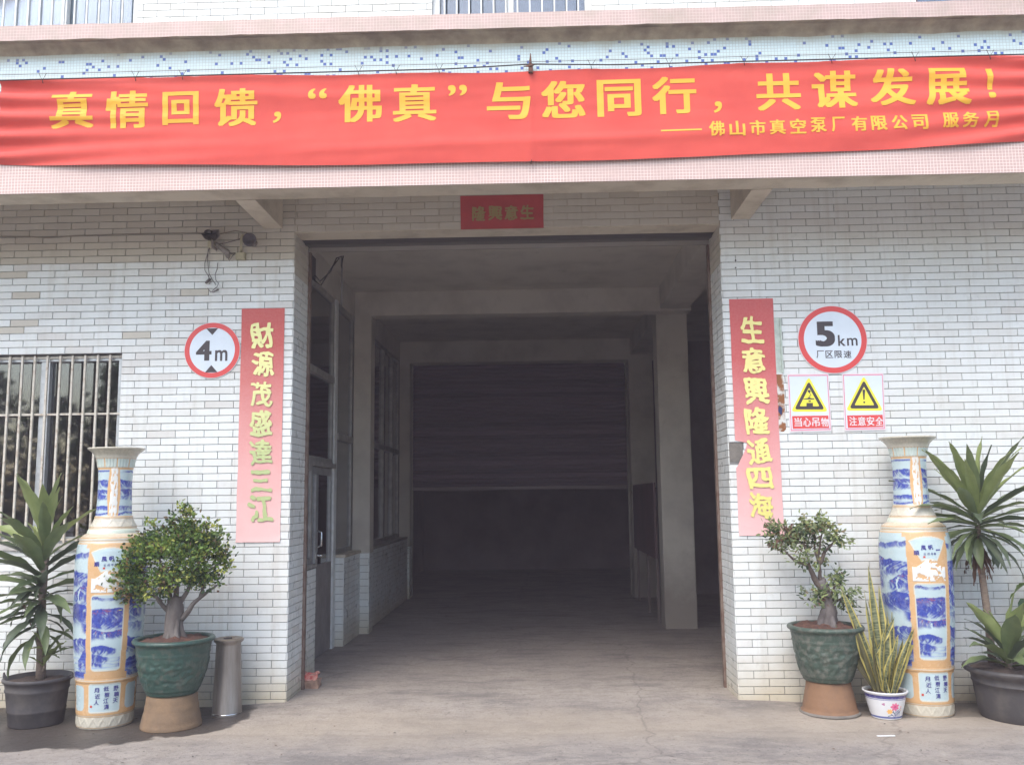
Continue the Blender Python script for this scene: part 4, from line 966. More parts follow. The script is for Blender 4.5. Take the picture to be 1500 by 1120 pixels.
def landscape(u, v, h, seed, sc=1.0, red=True):
    "blue-and-white hills, mist, cliffs and water; u, v in metres, v from 0 to h"
    c = np.ones(u.shape + (3,)) * PALE
    c = c * (.92 + .16 * fbm(u * 3, v * 16, 4, seed)[..., None])
    K = max(6, int(round(h / .085)))
    for k in range(K):
        q = k / (K - 1); base = .95 - .84 * q + .05 * math.sin(seed + k * 2.1)
        side = vn(u * 4.2 * sc, u * 0 + k * 3.3, seed + k)                      # hills come and go along the band
        hump = np.clip(side - .22, 0, 1) * 1.7
        amp = (.03 + .05 * q) if k == 0 else (.11 if k % 2 else .04)
        r = h * (base - .04 + amp * (hump - .35)) + .035 * h * (fbm(u * 22 * sc, u * 0 + k * 5, 4, seed + k * 7) - .5)
        below = r - v; dep = h * (.035 + (.035 if k else .02) + (.20 if k % 2 else .09) * hump * (k > 0) * (k < K - 1))
        m = sst(0, .004, below) * (1 - sst(dep * .55, dep, below)) * sst(.0, .16, hump - (.0 if k % 2 else .12))
        st_ = fbm(u * 70 * sc + 6 * np.sin(v * 30), v * 11, 4, seed + k * 5)        # steep brush strokes
        rk = fbm(u * 22 * sc + v * 16, v * 20 - u * 9, 4, seed + k * 3)
        tone = sst(.38, .66, .5 * st_ + .5 * rk + .20 * (1 - below / dep))
        if k == 0: tone = .55 * tone + .35
        col = PALE * (1 - tone[..., None]) * .9 + BLUE * tone[..., None]
        fine = sst(.56, .66, fbm(u * 110, v * 50, 3, seed + k + 50)) * sst(0, .02, tone - .4)
        col = col * (1 - .55 * fine[..., None]) + NAVY * .55 * fine[..., None]
        fall = (np.abs(u * sc - (.02 + .31 * np.floor(u * sc / .31)) - .012 * np.sin(v * 40)) < .004 + .006 * vn(v * 60, u * 0, 3)) & (k == 3) & (below > .02) & (np.floor(u * sc / .31) % 2 == 0); col[fall] = PALE * 1.1
        c = c * (1 - m[..., None]) + col * m[..., None]
        if red and k in (1, 3):
            rd = sst(.60, .68, fbm(u * 90, v * 90, 2, seed + 40)) * sst(0, .006, below) * (1 - sst(.02, .05, below)) * sst(.1, .2, hump)
            c = c * (1 - .5 * rd[..., None]) + np.array([.42, .12, .10]) * .5 * rd[..., None]
    wl_ = sst(.55, .62, fbm(u * 5, v * 120, 3, seed + 70)) * sst(.25, .1, v / h) * .5
    c = c * (1 - wl_[..., None]) + MIDB * wl_[..., None]
    return c
VPROF = [(0, .0), (.198, 0), (.206, .012), (.206, .088), (.209, .094), (.211, .104), (.213, .2), (.221, .325), (.228, .332), (.229, .345), (.226, .356), (.235, .42), (.250, .6), (.262, .85), (.267, 1.05), (.266, 1.2), (.260, 1.28), (.249, 1.33), (.238, 1.35), (.241, 1.36), (.236, 1.372), (.208, 1.395), (.190, 1.402), (.191, 1.412), (.183, 1.43), (.172, 1.442), (.174, 1.45), (.150, 1.49), (.141, 1.515), (.143, 1.525), (.135, 1.532), (.130, 1.6), (.126, 1.7), (.126, 1.8), (.129, 1.87), (.131, 1.895), (.136, 1.90), (.140, 1.94), (.148, 1.97), (.162, 1.995), (.185, 2.02), (.212, 2.038), (.217, 2.044), (.214, 2.050), (.20, 2.046), (.165, 2.0), (.13, 1.93), (.115, 1.8), (.112, 1.5)]
def vrad(z):
    return .965 * _vrad(z)
def _vrad(z):
    for (r0, z0), (r1, z1) in zip(VPROF[1:], VPROF[2:]):
        if z0 <= z <= z1: return r0 + (r1 - r0) * (z - z0) / max(1e-6, z1 - z0)
    return .2
def make_vase_mesh():
    pr = []
    for (r0, z0), (r1, z1) in zip(VPROF[1:], VPROF[2:]):
        n = max(1, int(math.hypot(r1 - r0, z1 - z0) / .0045))
        for i in range(n): pr.append((r0 + (r1 - r0) * i / n, z0 + (z1 - z0) * i / n))
    pr.append(VPROF[-1]); pr = np.array(pr); pr[:, 0] *= .965
    for _ in range(2): pr[2:-2, 0] = (pr[1:-3, 0] + 2 * pr[2:-2, 0] + pr[3:-1, 0]) / 4
    n = 400; J = len(pr)
    ph = np.linspace(-math.pi, math.pi, n, endpoint=False)      # 0 = middle of the front panel
    PH, _ = np.meshgrid(ph, np.arange(J)); Rr = pr[:, 0][:, None] * np.ones_like(PH); Z = pr[:, 1][:, None] * np.ones_like(PH)
    relief = np.zeros_like(PH)
    P2 = (PH + math.pi / 2) % math.pi - math.pi / 2           # two identical fronts
    U = P2 * .25                                              # metres along the belly
    C = np.ones(PH.shape + (3,)) * CRM
    C *= (.9 + .2 * fbm(PH * 6, Z * 20, 4, 2))[..., None]
    body = (Z > .352) & (Z < 1.335); side = (P2 % math.pi) 
    fw = .615
    # belly side panels
    us = (PH % math.pi) * .25; ls = landscape(us, Z - .36, .97, 3, 1.15)
    wob = .018 * (fbm(Z * 14, PH * 0, 3, 8) - .5) * 2
    inside = np.abs(P2) > fw + wob * .5
    tl = sst(1.335, 1.27, Z + (.05 * np.exp(-((np.abs(P2) - fw) / .12) ** 2)))
    C[body] = ORAN * .97
    m = body & inside & (Z > .40 - .05 * (np.abs(P2) > fw + .08)) & (Z < 1.30 + .03 * (np.abs(P2) > fw + .12)); C[m] = ls[m]
    # fan with inscription
    fx = U; fz = Z - 1.02; rr = np.hypot(fx, fz); an = np.arctan2(fx, fz)
    fan = body & (rr > .115) & (rr < .285) & (np.abs(an) < .50); C[fan] = PALE * 1.05
    # white clouds carved in relief
    cn = fbm(U * 36 + 3, Z * 40, 3, 12) + .05 * np.cos(U * 60); cl_ = body & (np.abs(U) < .118) & (Z > .978 + .0) & (Z < 1.11 + .03 * np.cos(U * 30)) & (cn > .47) & (rr > 0) & ~fan
    C[cl_] = np.array([.74, .76, .74]); relief[cl_] += .0025
    # tall landscape panel
    def rrect(x, z, hx, z0, z1, r):
        cx_ = np.abs(x) - (hx - r); cz_ = np.abs(z - (z0 + z1) / 2) - ((z1 - z0) / 2 - r)
        return np.hypot(np.maximum(cx_, 0), np.maximum(cz_, 0)) < r
    lp = body & rrect(U, Z, .112 + .012 * (Z - .4), .415, .965, .03); l2 = landscape(U + 3.3, Z - .41, .56, 21, 1.7); C[lp] = l2[lp]
    # foot panels
    low = (Z > .096) & (Z < .345); C[low] = ORAN * .95; 
    P3 = (PH + math.pi / 4) % (math.pi / 2) - math.pi / 4; U3 = (PH) * .215
    U3 = P2 * .215
    fp = low & rrect(U3 + .01 * np.sin(Z * 50) * 0, Z, .118, .115, .328, .028); C[fp] = PALE * 1.03
    U4 = ((PH + math.pi / 2) % math.pi - math.pi / 2); U4 = np.where(U4 > 0, U4 - 1.0, U4 + 1.0) * .215
    fp2 = low & rrect(U4, Z, .058 - .12 * (.33 - Z) * 0, .13, .31, .03); C[fp2] = PALE * .95
    # neck panels
    nk = (Z > 1.532) & (Z < 1.893); C[nk] = ORAN * 1.0
    strip = nk & (np.abs(P2) < .27) ; cn = fbm(P2 * 12, Z * 34, 3, 15); cw = strip & (np.abs(P2) < .2 + .12 * (cn - .5)) & (cn > .40); C[cw] = np.array([.72, .72, .68]); relief[cw] += .002
    nb = nk & (np.abs(P2) > .34 + .10 * np.exp(-((Z - 1.72) / .1) ** 2) * 0 + .05 * np.cos((Z - 1.71) * 17)) & (Z < 1.885); l3 = landscape((PH % math.pi) * .13 + 5, Z - 1.53, .36, 33, 1.5, False); C[nb] = l3[nb]
    # ribs, key bands and relief
    ribs = (Z > 1.9) & (Z < 1.965); relief[ribs] += (.0018 * np.sign(np.sin(PH * 36)))[ribs]; C[ribs] = np.array([.52, .60, .55])
    ob = ribs & (np.sin(PH * 9 + .5) > .96); C[ob] = ORAN
    zig = (Z > 1.45) & (Z < 1.512); tri_ = np.abs(((PH * 10 / (2 * math.pi)) % 1) * 2 - 1); zz = (Z - 1.45) / .062
    relief[zig] += (.0022 * (np.abs(tri_ - zz) < .22))[zig]
    ft = (Z > .018) & (Z < .08); tri2 = np.abs(((PH * 18 / (2 * math.pi)) % 1) * 2 - 1); relief[ft] += (.0022 * (np.abs(tri2 - (Z - .018) / .062) < .25))[ft]
    C[ft] = C[ft] * .93
    rg = (Z > 1.372) & (Z < 1.402); C[rg] = CRM * .72 + ORAN * .3; g1 = (Z > 1.402) & (Z < 1.44); C[g1] = np.array([.60, .66, .56])
    rim = (Z > 1.985); C[rim] = np.array([.50, .47, .38]) * (.85 + .3 * fbm(PH * 20, Z * 60, 4, 9))[..., None][rim]
    for zl in (1.437, 1.448, 1.516, 1.527, 1.896, 1.968, .349, .360, 1.352, 1.374, .013, .086): C[np.abs(Z - zl) < .0022] = ORAN * .8
    for el in (fan, lp, fp):     # brown outline round every reserve
        ed = el & ~(np.roll(el, 2, 0) & np.roll(el, -2, 0) & np.roll(el, 2, 1) & np.roll(el, -2, 1)); C[ed] = np.array([.62, .60, .50]); relief[ed] += .001
    Rr = Rr + relief
    a = PH - math.pi / 2
    V = np.stack([Rr * np.cos(a), Rr * np.sin(a), Z], -1).reshape(-1, 3)
    j, k = np.meshgrid(np.arange(J - 1), np.arange(n), indexing='ij'); k2 = (k + 1) % n
    F = np.stack([j * n + k, j * n + k2, (j + 1) * n + k2, (j + 1) * n + k], -1).reshape(-1, 4)
    me = bpy.data.meshes.new('vase_body'); me.vertices.add(len(V)); me.vertices.foreach_set('co', V.ravel())
    me.loops.add(F.size); me.loops.foreach_set('vertex_index', F.ravel()); me.polygons.add(len(F))
    me.polygons.foreach_set('loop_start', np.arange(len(F)) * 4); me.polygons.foreach_set('loop_total', np.full(len(F), 4)); me.polygons.foreach_set('use_smooth', np.ones(len(F), bool))
    me.update(calc_edges=True)
    ca = me.color_attributes.new('paint', 'FLOAT_COLOR', 'POINT'); ca.data.foreach_set('color', np.concatenate([np.clip(C, 0, 1).reshape(-1, 3), np.ones((len(V), 1))], 1).ravel())
    return me
def paint_mat(name, rough=.13):
    m = mat(name, (.6, .6, .6), rough); t, L, p = chain(m)
    at_ = N(t, 'ShaderNodeAttribute', attribute_name='paint'); g = N(t, 'ShaderNodeNewGeometry')
    n = N(t, 'ShaderNodeTexNoise', inp={'Scale': 12., 'Detail': 6., 'Roughness': .7}); L.new(g.outputs['Position'], n.inputs[0])
    f = N(t, 'ShaderNodeMapRange', inp={1: .5, 2: .8, 3: 0., 4: .35}); L.new(n.outputs[0], f.inputs[0])
    c = mix_(t, f.outputs[0], at_.outputs['Color'], (.40, .36, .29)); L.new(c, p.inputs['Base Color'])
    r = N(t, 'ShaderNodeMapRange', inp={1: .3, 2: .8, 3: rough, 4: rough + .3}); L.new(n.outputs[0], r.inputs[0]); L.new(r.outputs[0], p.inputs['Roughness'])
    return m
GLAZE = paint_mat('painted_glaze'); vmesh = make_vase_mesh(); vmesh.materials.append(GLAZE)
INKB = mat('cobalt_ink', (.05, .05, .26), .3); SEAL = mat('red_seal', (.55, .08, .06), .4)
def make_vase(x, y, z, phi, label):
    v = empty('floor_vase', (x, y, z), label, 'vase', 'tall painted porcelain vases')
    b = link('vase_body', vmesh, v); b.rotation_euler.z = phi
    def vm(flat_x, zz):
        r = vrad(zz) + .0015; a = flat_x / .25 * (1 if zz > .35 else .25 / .215) - math.pi / 2 + phi
        return Vector((x + r * math.cos(a), y + r * math.sin(a), z + zz))
    for ch, u, zz, s in (('順', -.085, 1.185, .036), ('風', -.036, 1.222, .036), ('帆', .014, 1.225, .036), ('一', .068, 1.205, .034)):
        put(ch, v, u, zz, s, s if ch != '一' else .010, vm, INKB, bold=.02, cuts=3, wob=.05)
    for i, u in enumerate((-.03, -.005, .02, .042)):
        put('壬戌年春'[i], v, u, 1.178 if i else 1.176, .017, .017, vm, INKB, bold=.01, cuts=2)
    q = MB(); 
    def sealat(u, zz, s):
        q = MB(); vs = [vm(u + a * s, zz + b_ * s) - v.location for a, b_ in ((-1, -1), (1, -1), (1, 1), (-1, 1))]; q.add(vs, [(0, 1, 2, 3)]); q.build('seal_mark', SEAL, v)
    sealat(-.035, 1.155, .007); sealat(-.093, .165, .008)
    cols = [(.083, '野曠天', .285), (.015, '低樹江清', .288), (-.05, '月近人', .280)]
    for u, s, z0 in cols:
        for i, ch in enumerate(s): put(ch, v, u + (.004 if i % 2 else -.003), z0 - i * .043, .036, .036, vm, INKB, bold=.012, cuts=3, wob=.06)
    return v
make_vase(-3.27, -.49, -.042, .38, 'tall blue, white and orange painted vase between the left palm and the left bonsai')
make_vase(2.855, -.325, -.028, .0, 'tall blue, white and orange painted vase behind the striped snake plant')

# ------------------------------------------------------------------ pots
GREENG = mat('green_glaze', (.032, .075, .060), .30, col2=(.085, .10, .082), vscale=22, bump=.35, bscale=45, lo=.5, hi=.66, detail=10.)
t, L, p = chain(GREENG)
GREEND = mat('green_glaze_worn', (.055, .085, .065), .55, col2=(.14, .145, .12), vscale=20, bump=.35, bscale=45, lo=.46, hi=.64, detail=10.)
TERRA = mat('terracotta', (.235, .155, .09), .85, col2=(.15, .105, .07), vscale=7, bump=.25, bscale=50, lo=.4, hi=.75)
TERRA2 = mat('orange_terracotta', (.24, .135, .075), .8, col2=(.15, .09, .06), vscale=6, bump=.2, bscale=50, lo=.45, hi=.8)
BLACKP = mat('black_plastic_pot', (.060, .056, .058), .6, col2=(.125, .112, .10), vscale=7, lo=.45, hi=.8, bump=.1)
SOIL = mat('red_soil', (.13, .062, .042), 1., col2=(.07, .038, .03), vscale=30, bump=1., bscale=70)
SOILD = mat('dark_soil', (.06, .045, .038), 1., col2=(.10, .07, .055), vscale=30, bump=1., bscale=70)
def soil(parent, r, z, m_, amp=.018, seed=0, dome=.02):
    b = MB(); vs = [(0, 0, z + dome)]; nr, na = 12, 40
    for i in range(1, nr + 1):
        for k in range(na):
            a = 2 * math.pi * k / na; rr = r * i / nr
            q = Vector((rr * math.cos(a) * 14, rr * math.sin(a) * 14, seed))
            vs.append((rr * math.cos(a), rr * math.sin(a), z + dome * (1 - (i / nr) ** 2) + amp * mnoise.noise(q) + amp * .5 * mnoise.noise(q * 3)))
    fs = [(0, 1 + k, 1 + (k + 1) % na) for k in range(na)] + [(1 + i * na + k, 1 + (i + 1) * na + k, 1 + (i + 1) * na + (k + 1) % na, 1 + i * na + (k + 1) % na) for i in range(nr - 1) for k in range(na)]
    b.add(vs, fs, 0, True); return b.build('soil', m_, parent)
def rim_noise(me, amp, seed):
    for v in me.vertices:
        d = mnoise.noise_vector(v.co * 5 + Vector((seed, 0, 0))) * amp; v.co += Vector((d.x, d.y, d.z * .6))
def glazed_pot(parent, z0, m_, r=.275, h=.40, seed=0, relief=True):
    s = r / .275; hh = h / .40
    prof = [(0, 0), (.175 * s, 0), (.182 * s, .008 * hh), (.19 * s, .03 * hh), (.196 * s, .034 * hh), (.222 * s, .12 * hh), (.243 * s, .21 * hh), (.252 * s, .28 * hh), (.258 * s, .29 * hh), (.255 * s, .30 * hh), (.262 * s, .345 * hh), (.268 * s, .36 * hh), (.285 * s, .372 * hh), (.288 * s, .385 * hh), (.280 * s, .397 * hh), (.262 * s, .40 * hh), (.248 * s, .392 * hh), (.242 * s, .34 * hh), (0, .33 * hh)]
    fine = []
    for (a, b_), (c, d) in zip(prof, prof[1:]):
        n = max(1, int(math.hypot(c - a, d - b_) / .007))
        fine += [(a + (c - a) * i / n, b_ + (d - b_) * i / n) for i in range(n)]
    fine.append(prof[-1])
    me = MB().lathe(fine, 150).mesh('pot', m_)
    for v in me.vertices:   # moulded dragon-and-cloud relief, worn
        a = math.atan2(v.co.y, v.co.x); zz = v.co.z / hh
        if relief and .06 < zz < .27 and math.hypot(v.co.x, v.co.y) > .18 * s:
            k = mnoise.noise(Vector((math.cos(a) * 5.5 + seed, math.sin(a) * 5.5, zz * 26))) + .5 * mnoise.noise(Vector((math.cos(a) * 12, math.sin(a) * 12, zz * 50))); f = min(1, (zz - .06) / .03, (.27 - zz) / .03)
            rr = 1 + f * .030 * (abs(k) ** .6 * (1 if k > 0 else -1)) / s; v.co.x *= rr; v.co.y *= rr
    rim_noise(me, .004, seed)
    o = link('pot', me, parent); o.location.z = z0; return o
def stand(x, y, z, r0, r1, h, m_, label, rim=0):
    e = empty('pot_stand', (x, y, z), label, 'stand')
    prof = [(0, 0), (r1, 0), (r1 + rim, .006), (r1 + rim, .022), (r1 * .985, .03), (r1 * .96, .06), (r1 * .90, h * .5), (r0 * 1.02, h * .85), (r0, h - .01), (r0 * .97, h), (0, h)]
    fine = []
    for (a, b_), (c, d) in zip(prof, prof[1:]):
        n = max(1, int(math.hypot(c - a, d - b_) / .015)); fine += [(a + (c - a) * i / n, b_ + (d - b_) * i / n) for i in range(n)]
    fine.append(prof[-1]); me = MB().lathe(fine, 72).mesh('stand_body', m_)
    for v in me.vertices:
        q = 1 + .006 * math.sin(v.co.z * 260) * (v.co.z > .04) * (v.co.z < h - .02); v.co.x *= q; v.co.y *= q
    rim_noise(me, .004, 3); link('stand_body', me, e)
    if rim: MB().lathe([(r1 * .9, .001), (r1 + rim + .012, .001), (r1 + rim + .014, .012), (r1 + rim + .004, .020), (r1 * .97, .024)], 60).build('base_rim', CEMENT, e)
    return e
stand(-2.735, -.575, -.042, .178, .215, .235, TERRA, 'rough orange clay stand under the left bonsai pot')
stand(2.15, -.32, -.028, .160, .200, .238, TERRA2, 'orange clay stand with grey foot ring under the right bonsai pot', rim=.008)

# ------------------------------------------------------------------ leaves and plants
def leaf_col(name, c, c2, rough=.45, vs=9., tr=.12):
    m = mat(name, c, rough, col2=c2, vscale=vs, lo=.4, hi=.7)
    t, L, p = chain(m)
    out = [n for n in t.nodes if n.type == 'OUTPUT_MATERIAL'][0]
    tl = N(t, 'ShaderNodeBsdfTranslucent'); tl.inputs[0].default_value = (*[min(1, x * 1.5) for x in c], 1); mx = N(t, 'ShaderNodeMixShader', inp={0: tr})
    L.new(p.outputs[0], mx.inputs[1]); L.new(tl.outputs[0], mx.inputs[2]); L.new(mx.outputs[0], out.inputs[0]); return m
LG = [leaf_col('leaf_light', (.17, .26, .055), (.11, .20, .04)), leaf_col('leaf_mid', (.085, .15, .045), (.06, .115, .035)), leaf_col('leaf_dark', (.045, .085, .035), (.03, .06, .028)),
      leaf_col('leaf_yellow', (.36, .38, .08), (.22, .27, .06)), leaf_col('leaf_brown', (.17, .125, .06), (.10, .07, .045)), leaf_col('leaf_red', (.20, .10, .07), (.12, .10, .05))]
DR = [leaf_col('palm_leaf_light', (.27, .32, .125), (.19, .24, .09), .45), leaf_col('palm_leaf_mid', (.165, .21, .095), (.11, .15, .07), .45), leaf_col('palm_leaf_dark', (.09, .12, .07), (.06, .082, .05), .5)]
DEAD = leaf_col('dead_leaf', (.15, .085, .055), (.09, .055, .04), .9, tr=.03)
BARK = mat('grey_bark', (.19, .17, .165), .95, col2=(.09, .078, .072), vscale=14, bump=.9, bscale=26, stretch=(1, 1, .5))
BARKD = mat('dark_bark', (.085, .062, .055), .95, col2=(.15, .12, .10), vscale=16, bump=.8, bscale=30)
CANE = mat('cane_bark', (.28, .215, .165), .9, col2=(.18, .135, .105), vscale=20, bump=.5, bscale=40, stretch=(1, 1, 3))

def strap(length, width, bend, fold=.22, n=12, twist=0., tipw=.0, base=.35, mi=0, ripple=0., seed=0, margin=0, narrow=.55):
    """a strap leaf growing along +X from the origin, arching down by bend radians"""
    b = MB(); vs = []; p = Vector((0, 0, 0)); ang = 0.; st = length / n
    rows = []
    for i in range(n + 1):
        t_ = i / n
        wv = width * (base + (1 - base) * smooth(0, .45, t_)) * (1 - max(0, (t_ - narrow) / (1 - narrow)) ** 1.7) if i < n else .0008
        wv = max(wv, .0008)
        tw = twist * t_
        side = Vector((0, math.cos(tw), math.sin(tw))); nrm = Vector((-math.sin(ang), -math.sin(tw), math.cos(ang) * math.cos(tw)))
        up_ = fold * wv * (1 - .5 * t_); rp = ripple * math.sin(t_ * 21 + seed)
        if margin: cols = [(-1, up_), (-.62, up_ * .6), (0, 0), (.62, up_ * .6), (1, up_)]
        else: cols = [(-1, up_), (-.45, up_ * .35), (0, 0), (.45, up_ * .35), (1, up_)]
        for (s, u) in cols: vs.append(p + side * (s * wv / 2) + nrm * (u + (rp if abs(s) == 1 else 0) * (1 if s > 0 else -1)))
        ang -= bend / n * (.5 + t_)
        p = p + Vector((math.cos(ang), 0, math.sin(ang))) * st
    fs = [(i * 5 + k, (i + 1) * 5 + k, (i + 1) * 5 + k + 1, i * 5 + k + 1) for i in range(n) for k in range(4)]
    b.add(vs, fs, mi, True)
    if margin: b.m = [1 if (j % 4) in (0, 3) else 0 for j in range(len(fs))]
    return b
def place_leaf(parent, me, pos, az, el, roll=0., scale=1., name='leaf'):
    o = link(name, me, parent); o.location = pos
    o.rotation_mode = 'QUATERNION'
    o.rotation_quaternion = (Matrix.Rotation(az, 3, 'Z') @ Matrix.Rotation(-el, 3, 'Y') @ Matrix.Rotation(roll, 3, 'X')).to_quaternion()
    o.scale = (scale,) * 3; return o
_dl = {}
def dleaf(L, w_, bend, mi, seed):
    k = (L, w_, bend, mi, seed)
    if k not in _dl: _dl[k] = strap(L, w_, bend, .28, 12, twist=.5 * math.sin(seed * 2.3), base=.42, ripple=.006, seed=seed, narrow=.5).mesh('leaf', DEAD if mi == 3 else DR[mi])
    return _dl[k]
def rosette(parent, top, n, L, w_, seed, el_hi=80, el_lo=-15, drop=.30, mid=.5, yb=.8, az_skip=None):
    "spiral head of a corn plant: young leaves upright in the middle, old ones arching out below"
    rn = random.Random(seed)
    for i in range(n):
        t_ = i / (n - 1); az = i * 2.39996 + rn.uniform(-.25, .25)
        if az_skip and math.sin(az) > yb: az += math.pi * rn.uniform(.3, .7)
        el = R(el_hi + (el_lo - el_hi) * (t_ ** .85) + rn.uniform(-8, 8)); ll = L * (.72 + .4 * math.sin(math.pi * min(1, t_ * 1.1 + .15))) * rn.uniform(.85, 1.12)
        bend = [.25, .5, .8, 1.15][min(3, int(t_ * 3 + rn.uniform(0, 1.2)))]
        if math.sin(az) > .25: ll *= .62        # the wall stops them
        mi = 0 if (t_ < .3 and rn.random() < .75) else (1 if rn.random() < .55 else 2)
        me = dleaf(round(L, 2), w_, bend, mi, rn.randint(0, 3))
        place_leaf(parent, me, (top[0] + .012 * math.cos(az), top[1] + .012 * math.sin(az), top[2] - drop * t_), az, el, rn.uniform(-.35, .35), ll / L)

# left palm in its black pot
dp = empty('corn_plant', (-3.80, -.48, -.042), 'leafy corn plant palm in a black plastic pot under the barred window', 'potted plant')
prof = [(0, 0), (.185, 0), (.192, .01), (.20, .10), (.205, .105), (.203, .115), (.215, .24), (.222, .25), (.222, .262), (.219, .27), (.225, .31), (.24, .318), (.243, .335), (.236, .345), (.224, .343), (.218, .30), (0, .29)]
me = MB().lathe(prof, 64).mesh('pot', BLACKP); rim_noise(me, .006, 2); link('pot', me, dp); soil(dp, .217, .305, SOILD, seed=4)
MB().tube([(-.24, 0, .325), (-.262, 0, .345), (-.265, .0, .37)], [.012, .012, .006], 7).build('pot_handle', BLACKP, dp); MB().tube([(.24, 0, .325), (.262, 0, .34), (.262, 0, .355)], [.012, .012, .006], 7).build('pot_handle', BLACKP, dp)
MB().tube([(.02, 0, .29), (.015, 0, .45), (-.005, .01, .7), (.0, .0, .95), (.01, 0, 1.25), (.0, 0, 1.45)], [.036, .032, .029, .028, .024, .012], 12).build('stem', CANE, dp)
rosette(dp, (.0, 0, 1.42), 60, .53, .10, 3, 84, -22, .78, az_skip=True)
rn = random.Random(8)
for i in range(14):
    az = rn.uniform(-math.pi, .2); place_leaf(dp, dleaf(.3, .05, 1.15, rn.choice((1, 2)), i % 4), (.0, 0, .98 + rn.uniform(-.12, .08)), az, R(rn.uniform(-30, 15)), rn.uniform(-.4, .4), rn.uniform(.8, 1.1))
for i in range(8):
    az = [-.3, .2, -.9, -1.6, -2.6, .5, -.5, -2.2][i]; place_leaf(dp, dleaf(.22, .05, .5, (0, 1, 1, 0)[i % 4], i % 4), (.05, -.03, .42 + .04 * (i % 4)), az, R([55, 35, 40, 20, 45, 65, 10, 70][i]), 0, [1.3, 1.1, 1., 1., .8, 1.3, .9, .8][i])
MB().tube([(.02, 0, .36), (.055, -.02, .40), (.06, -.02, .58)], [.014, .012, .006], 7).build('side_shoot', CANE, dp)
place_leaf(dp, dleaf(.26, .012, .25, 3, 1), (-.05, -.05, .72), -2.0, R(70), 0, 1)

# cropped pot at the left edge
ep = empty('clay_pot', (-4.30, -.54, -.042), 'dark pot cut off by the left edge of the photograph, beside the corn plant', 'pot')
me = MB().lathe([(0, 0), (.14, 0), (.15, .02), (.19, .2), (.215, .225), (.215, .24), (.2, .24), (.18, .2), (0, .19)], 48).mesh('pot_body', BLACKP); rim_noise(me, .004, 5); link('pot_body', me, ep)
soil(ep, .185, .205, SOILD, seed=6)
place_leaf(ep, strap(.3, .035, .5).mesh('leaf', mat('straw_leaf', (.48, .42, .27), .8)), (.05, -.03, .24), .25, R(25), name='dry_leaf')
place_leaf(ep, dleaf(.3, .05, .5, 1, 0), (-.02, .0, .22), 2.0, R(60), name='leaf')

# ---- bonsai trees
def limb(pts, r0, r1, b, seed, n=9, wob=.012):
    rn = random.Random(seed); out = []; k = len(pts) * 4
    P = [Vector(p) for p in pts]
    for i in range(k + 1):
        t_ = i / k * (len(P) - 1); j = min(int(t_), len(P) - 2); f = t_ - j; f = f * f * (3 - 2 * f) * .4 + f * .6
        q = P[j].lerp(P[j + 1], f); out.append(q + mnoise.noise_vector(q * 9 + Vector((seed, 0, 0))) * wob * (1 if i else 0))
    rs = [r0 + (r1 - r0) * (i / k) ** .8 for i in range(k + 1)]
    rs = [r * (1 + .12 * mnoise.noise(Vector((i * .9, seed, 0)))) for i, r in enumerate(rs)]
    b.tube(out, rs, n); return out
def leaf_cloud(parent, clumps, size, count, seed, weights, name='foliage', long=1.0, hang=0., mats=LG):
    """thousands of separate small folded leaves set on twigs inside the given clumps (x, y, z, rx, ry, rz, tint)"""
    rn = random.Random(seed); b = MB(); tot = sum(c[3] * c[5] for c in clumps)
    for c in clumps:
        cnt = int(count * c[3] * c[5] / tot); nt_ = max(3, cnt // 7)
        for _ in range(nt_):
            while True:
                d = Vector((rn.uniform(-1, 1), rn.uniform(-1, 1), rn.uniform(-1, 1)))
                if d.length <= 1: break
            d = d * (d.length ** -.45 if d.length > .05 else 1)
            if d.length > 1.12: d *= 1.12 / d.length
            q = Vector((c[0] + d.x * c[3], c[1] + d.y * c[4], c[2] + d.z * c[5]))
            if mnoise.noise(q * 8 + Vector((seed, 0, 0))) < -.12: continue
            out = Vector((d.x, d.y - .25, d.z + .5)).normalized() if d.length > 0 else Vector((0, 0, 1))
            wts = list(weights)
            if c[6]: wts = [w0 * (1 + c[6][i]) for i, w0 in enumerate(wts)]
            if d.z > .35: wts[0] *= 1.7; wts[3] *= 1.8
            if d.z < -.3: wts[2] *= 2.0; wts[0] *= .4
            mi0 = rn.choices(range(len(wts)), wts)[0]
            for k in range(7):
                mi = mi0 if rn.random() < .7 else rn.choices(range(len(wts)), wts)[0]
                p_ = q + Vector((rn.gauss(0, 1), rn.gauss(0, 1), rn.gauss(0, 1))) * size * .75
                ax = (out + Vector((rn.uniform(-1, 1), rn.uniform(-1, 1), rn.uniform(-1, .8) - hang)) * .9).normalized()
                sd_ = ax.cross(Vector((rn.uniform(-1, 1), rn.uniform(-1, 1), rn.uniform(-1, 1)))).normalized(); nn_ = ax.cross(sd_)
                l = size * rn.uniform(.75, 1.3) * long; w_ = size * rn.uniform(.26, .36)
                vs = [p_, p_ + ax * l * .35 + sd_ * w_ + nn_ * w_ * .25, p_ + ax * l * .75 + sd_ * w_ * .75 + nn_ * w_ * .2, p_ + ax * l - nn_ * w_ * .2, p_ + ax * l * .75 - sd_ * w_ * .75 + nn_ * w_ * .2, p_ + ax * l * .35 - sd_ * w_ + nn_ * w_ * .25]
                b.add(vs, [(0, 1, 2, 3), (0, 3, 4, 5)], mi)
    o = b.build(name, mats, parent); tag(o, kind='stuff'); return o

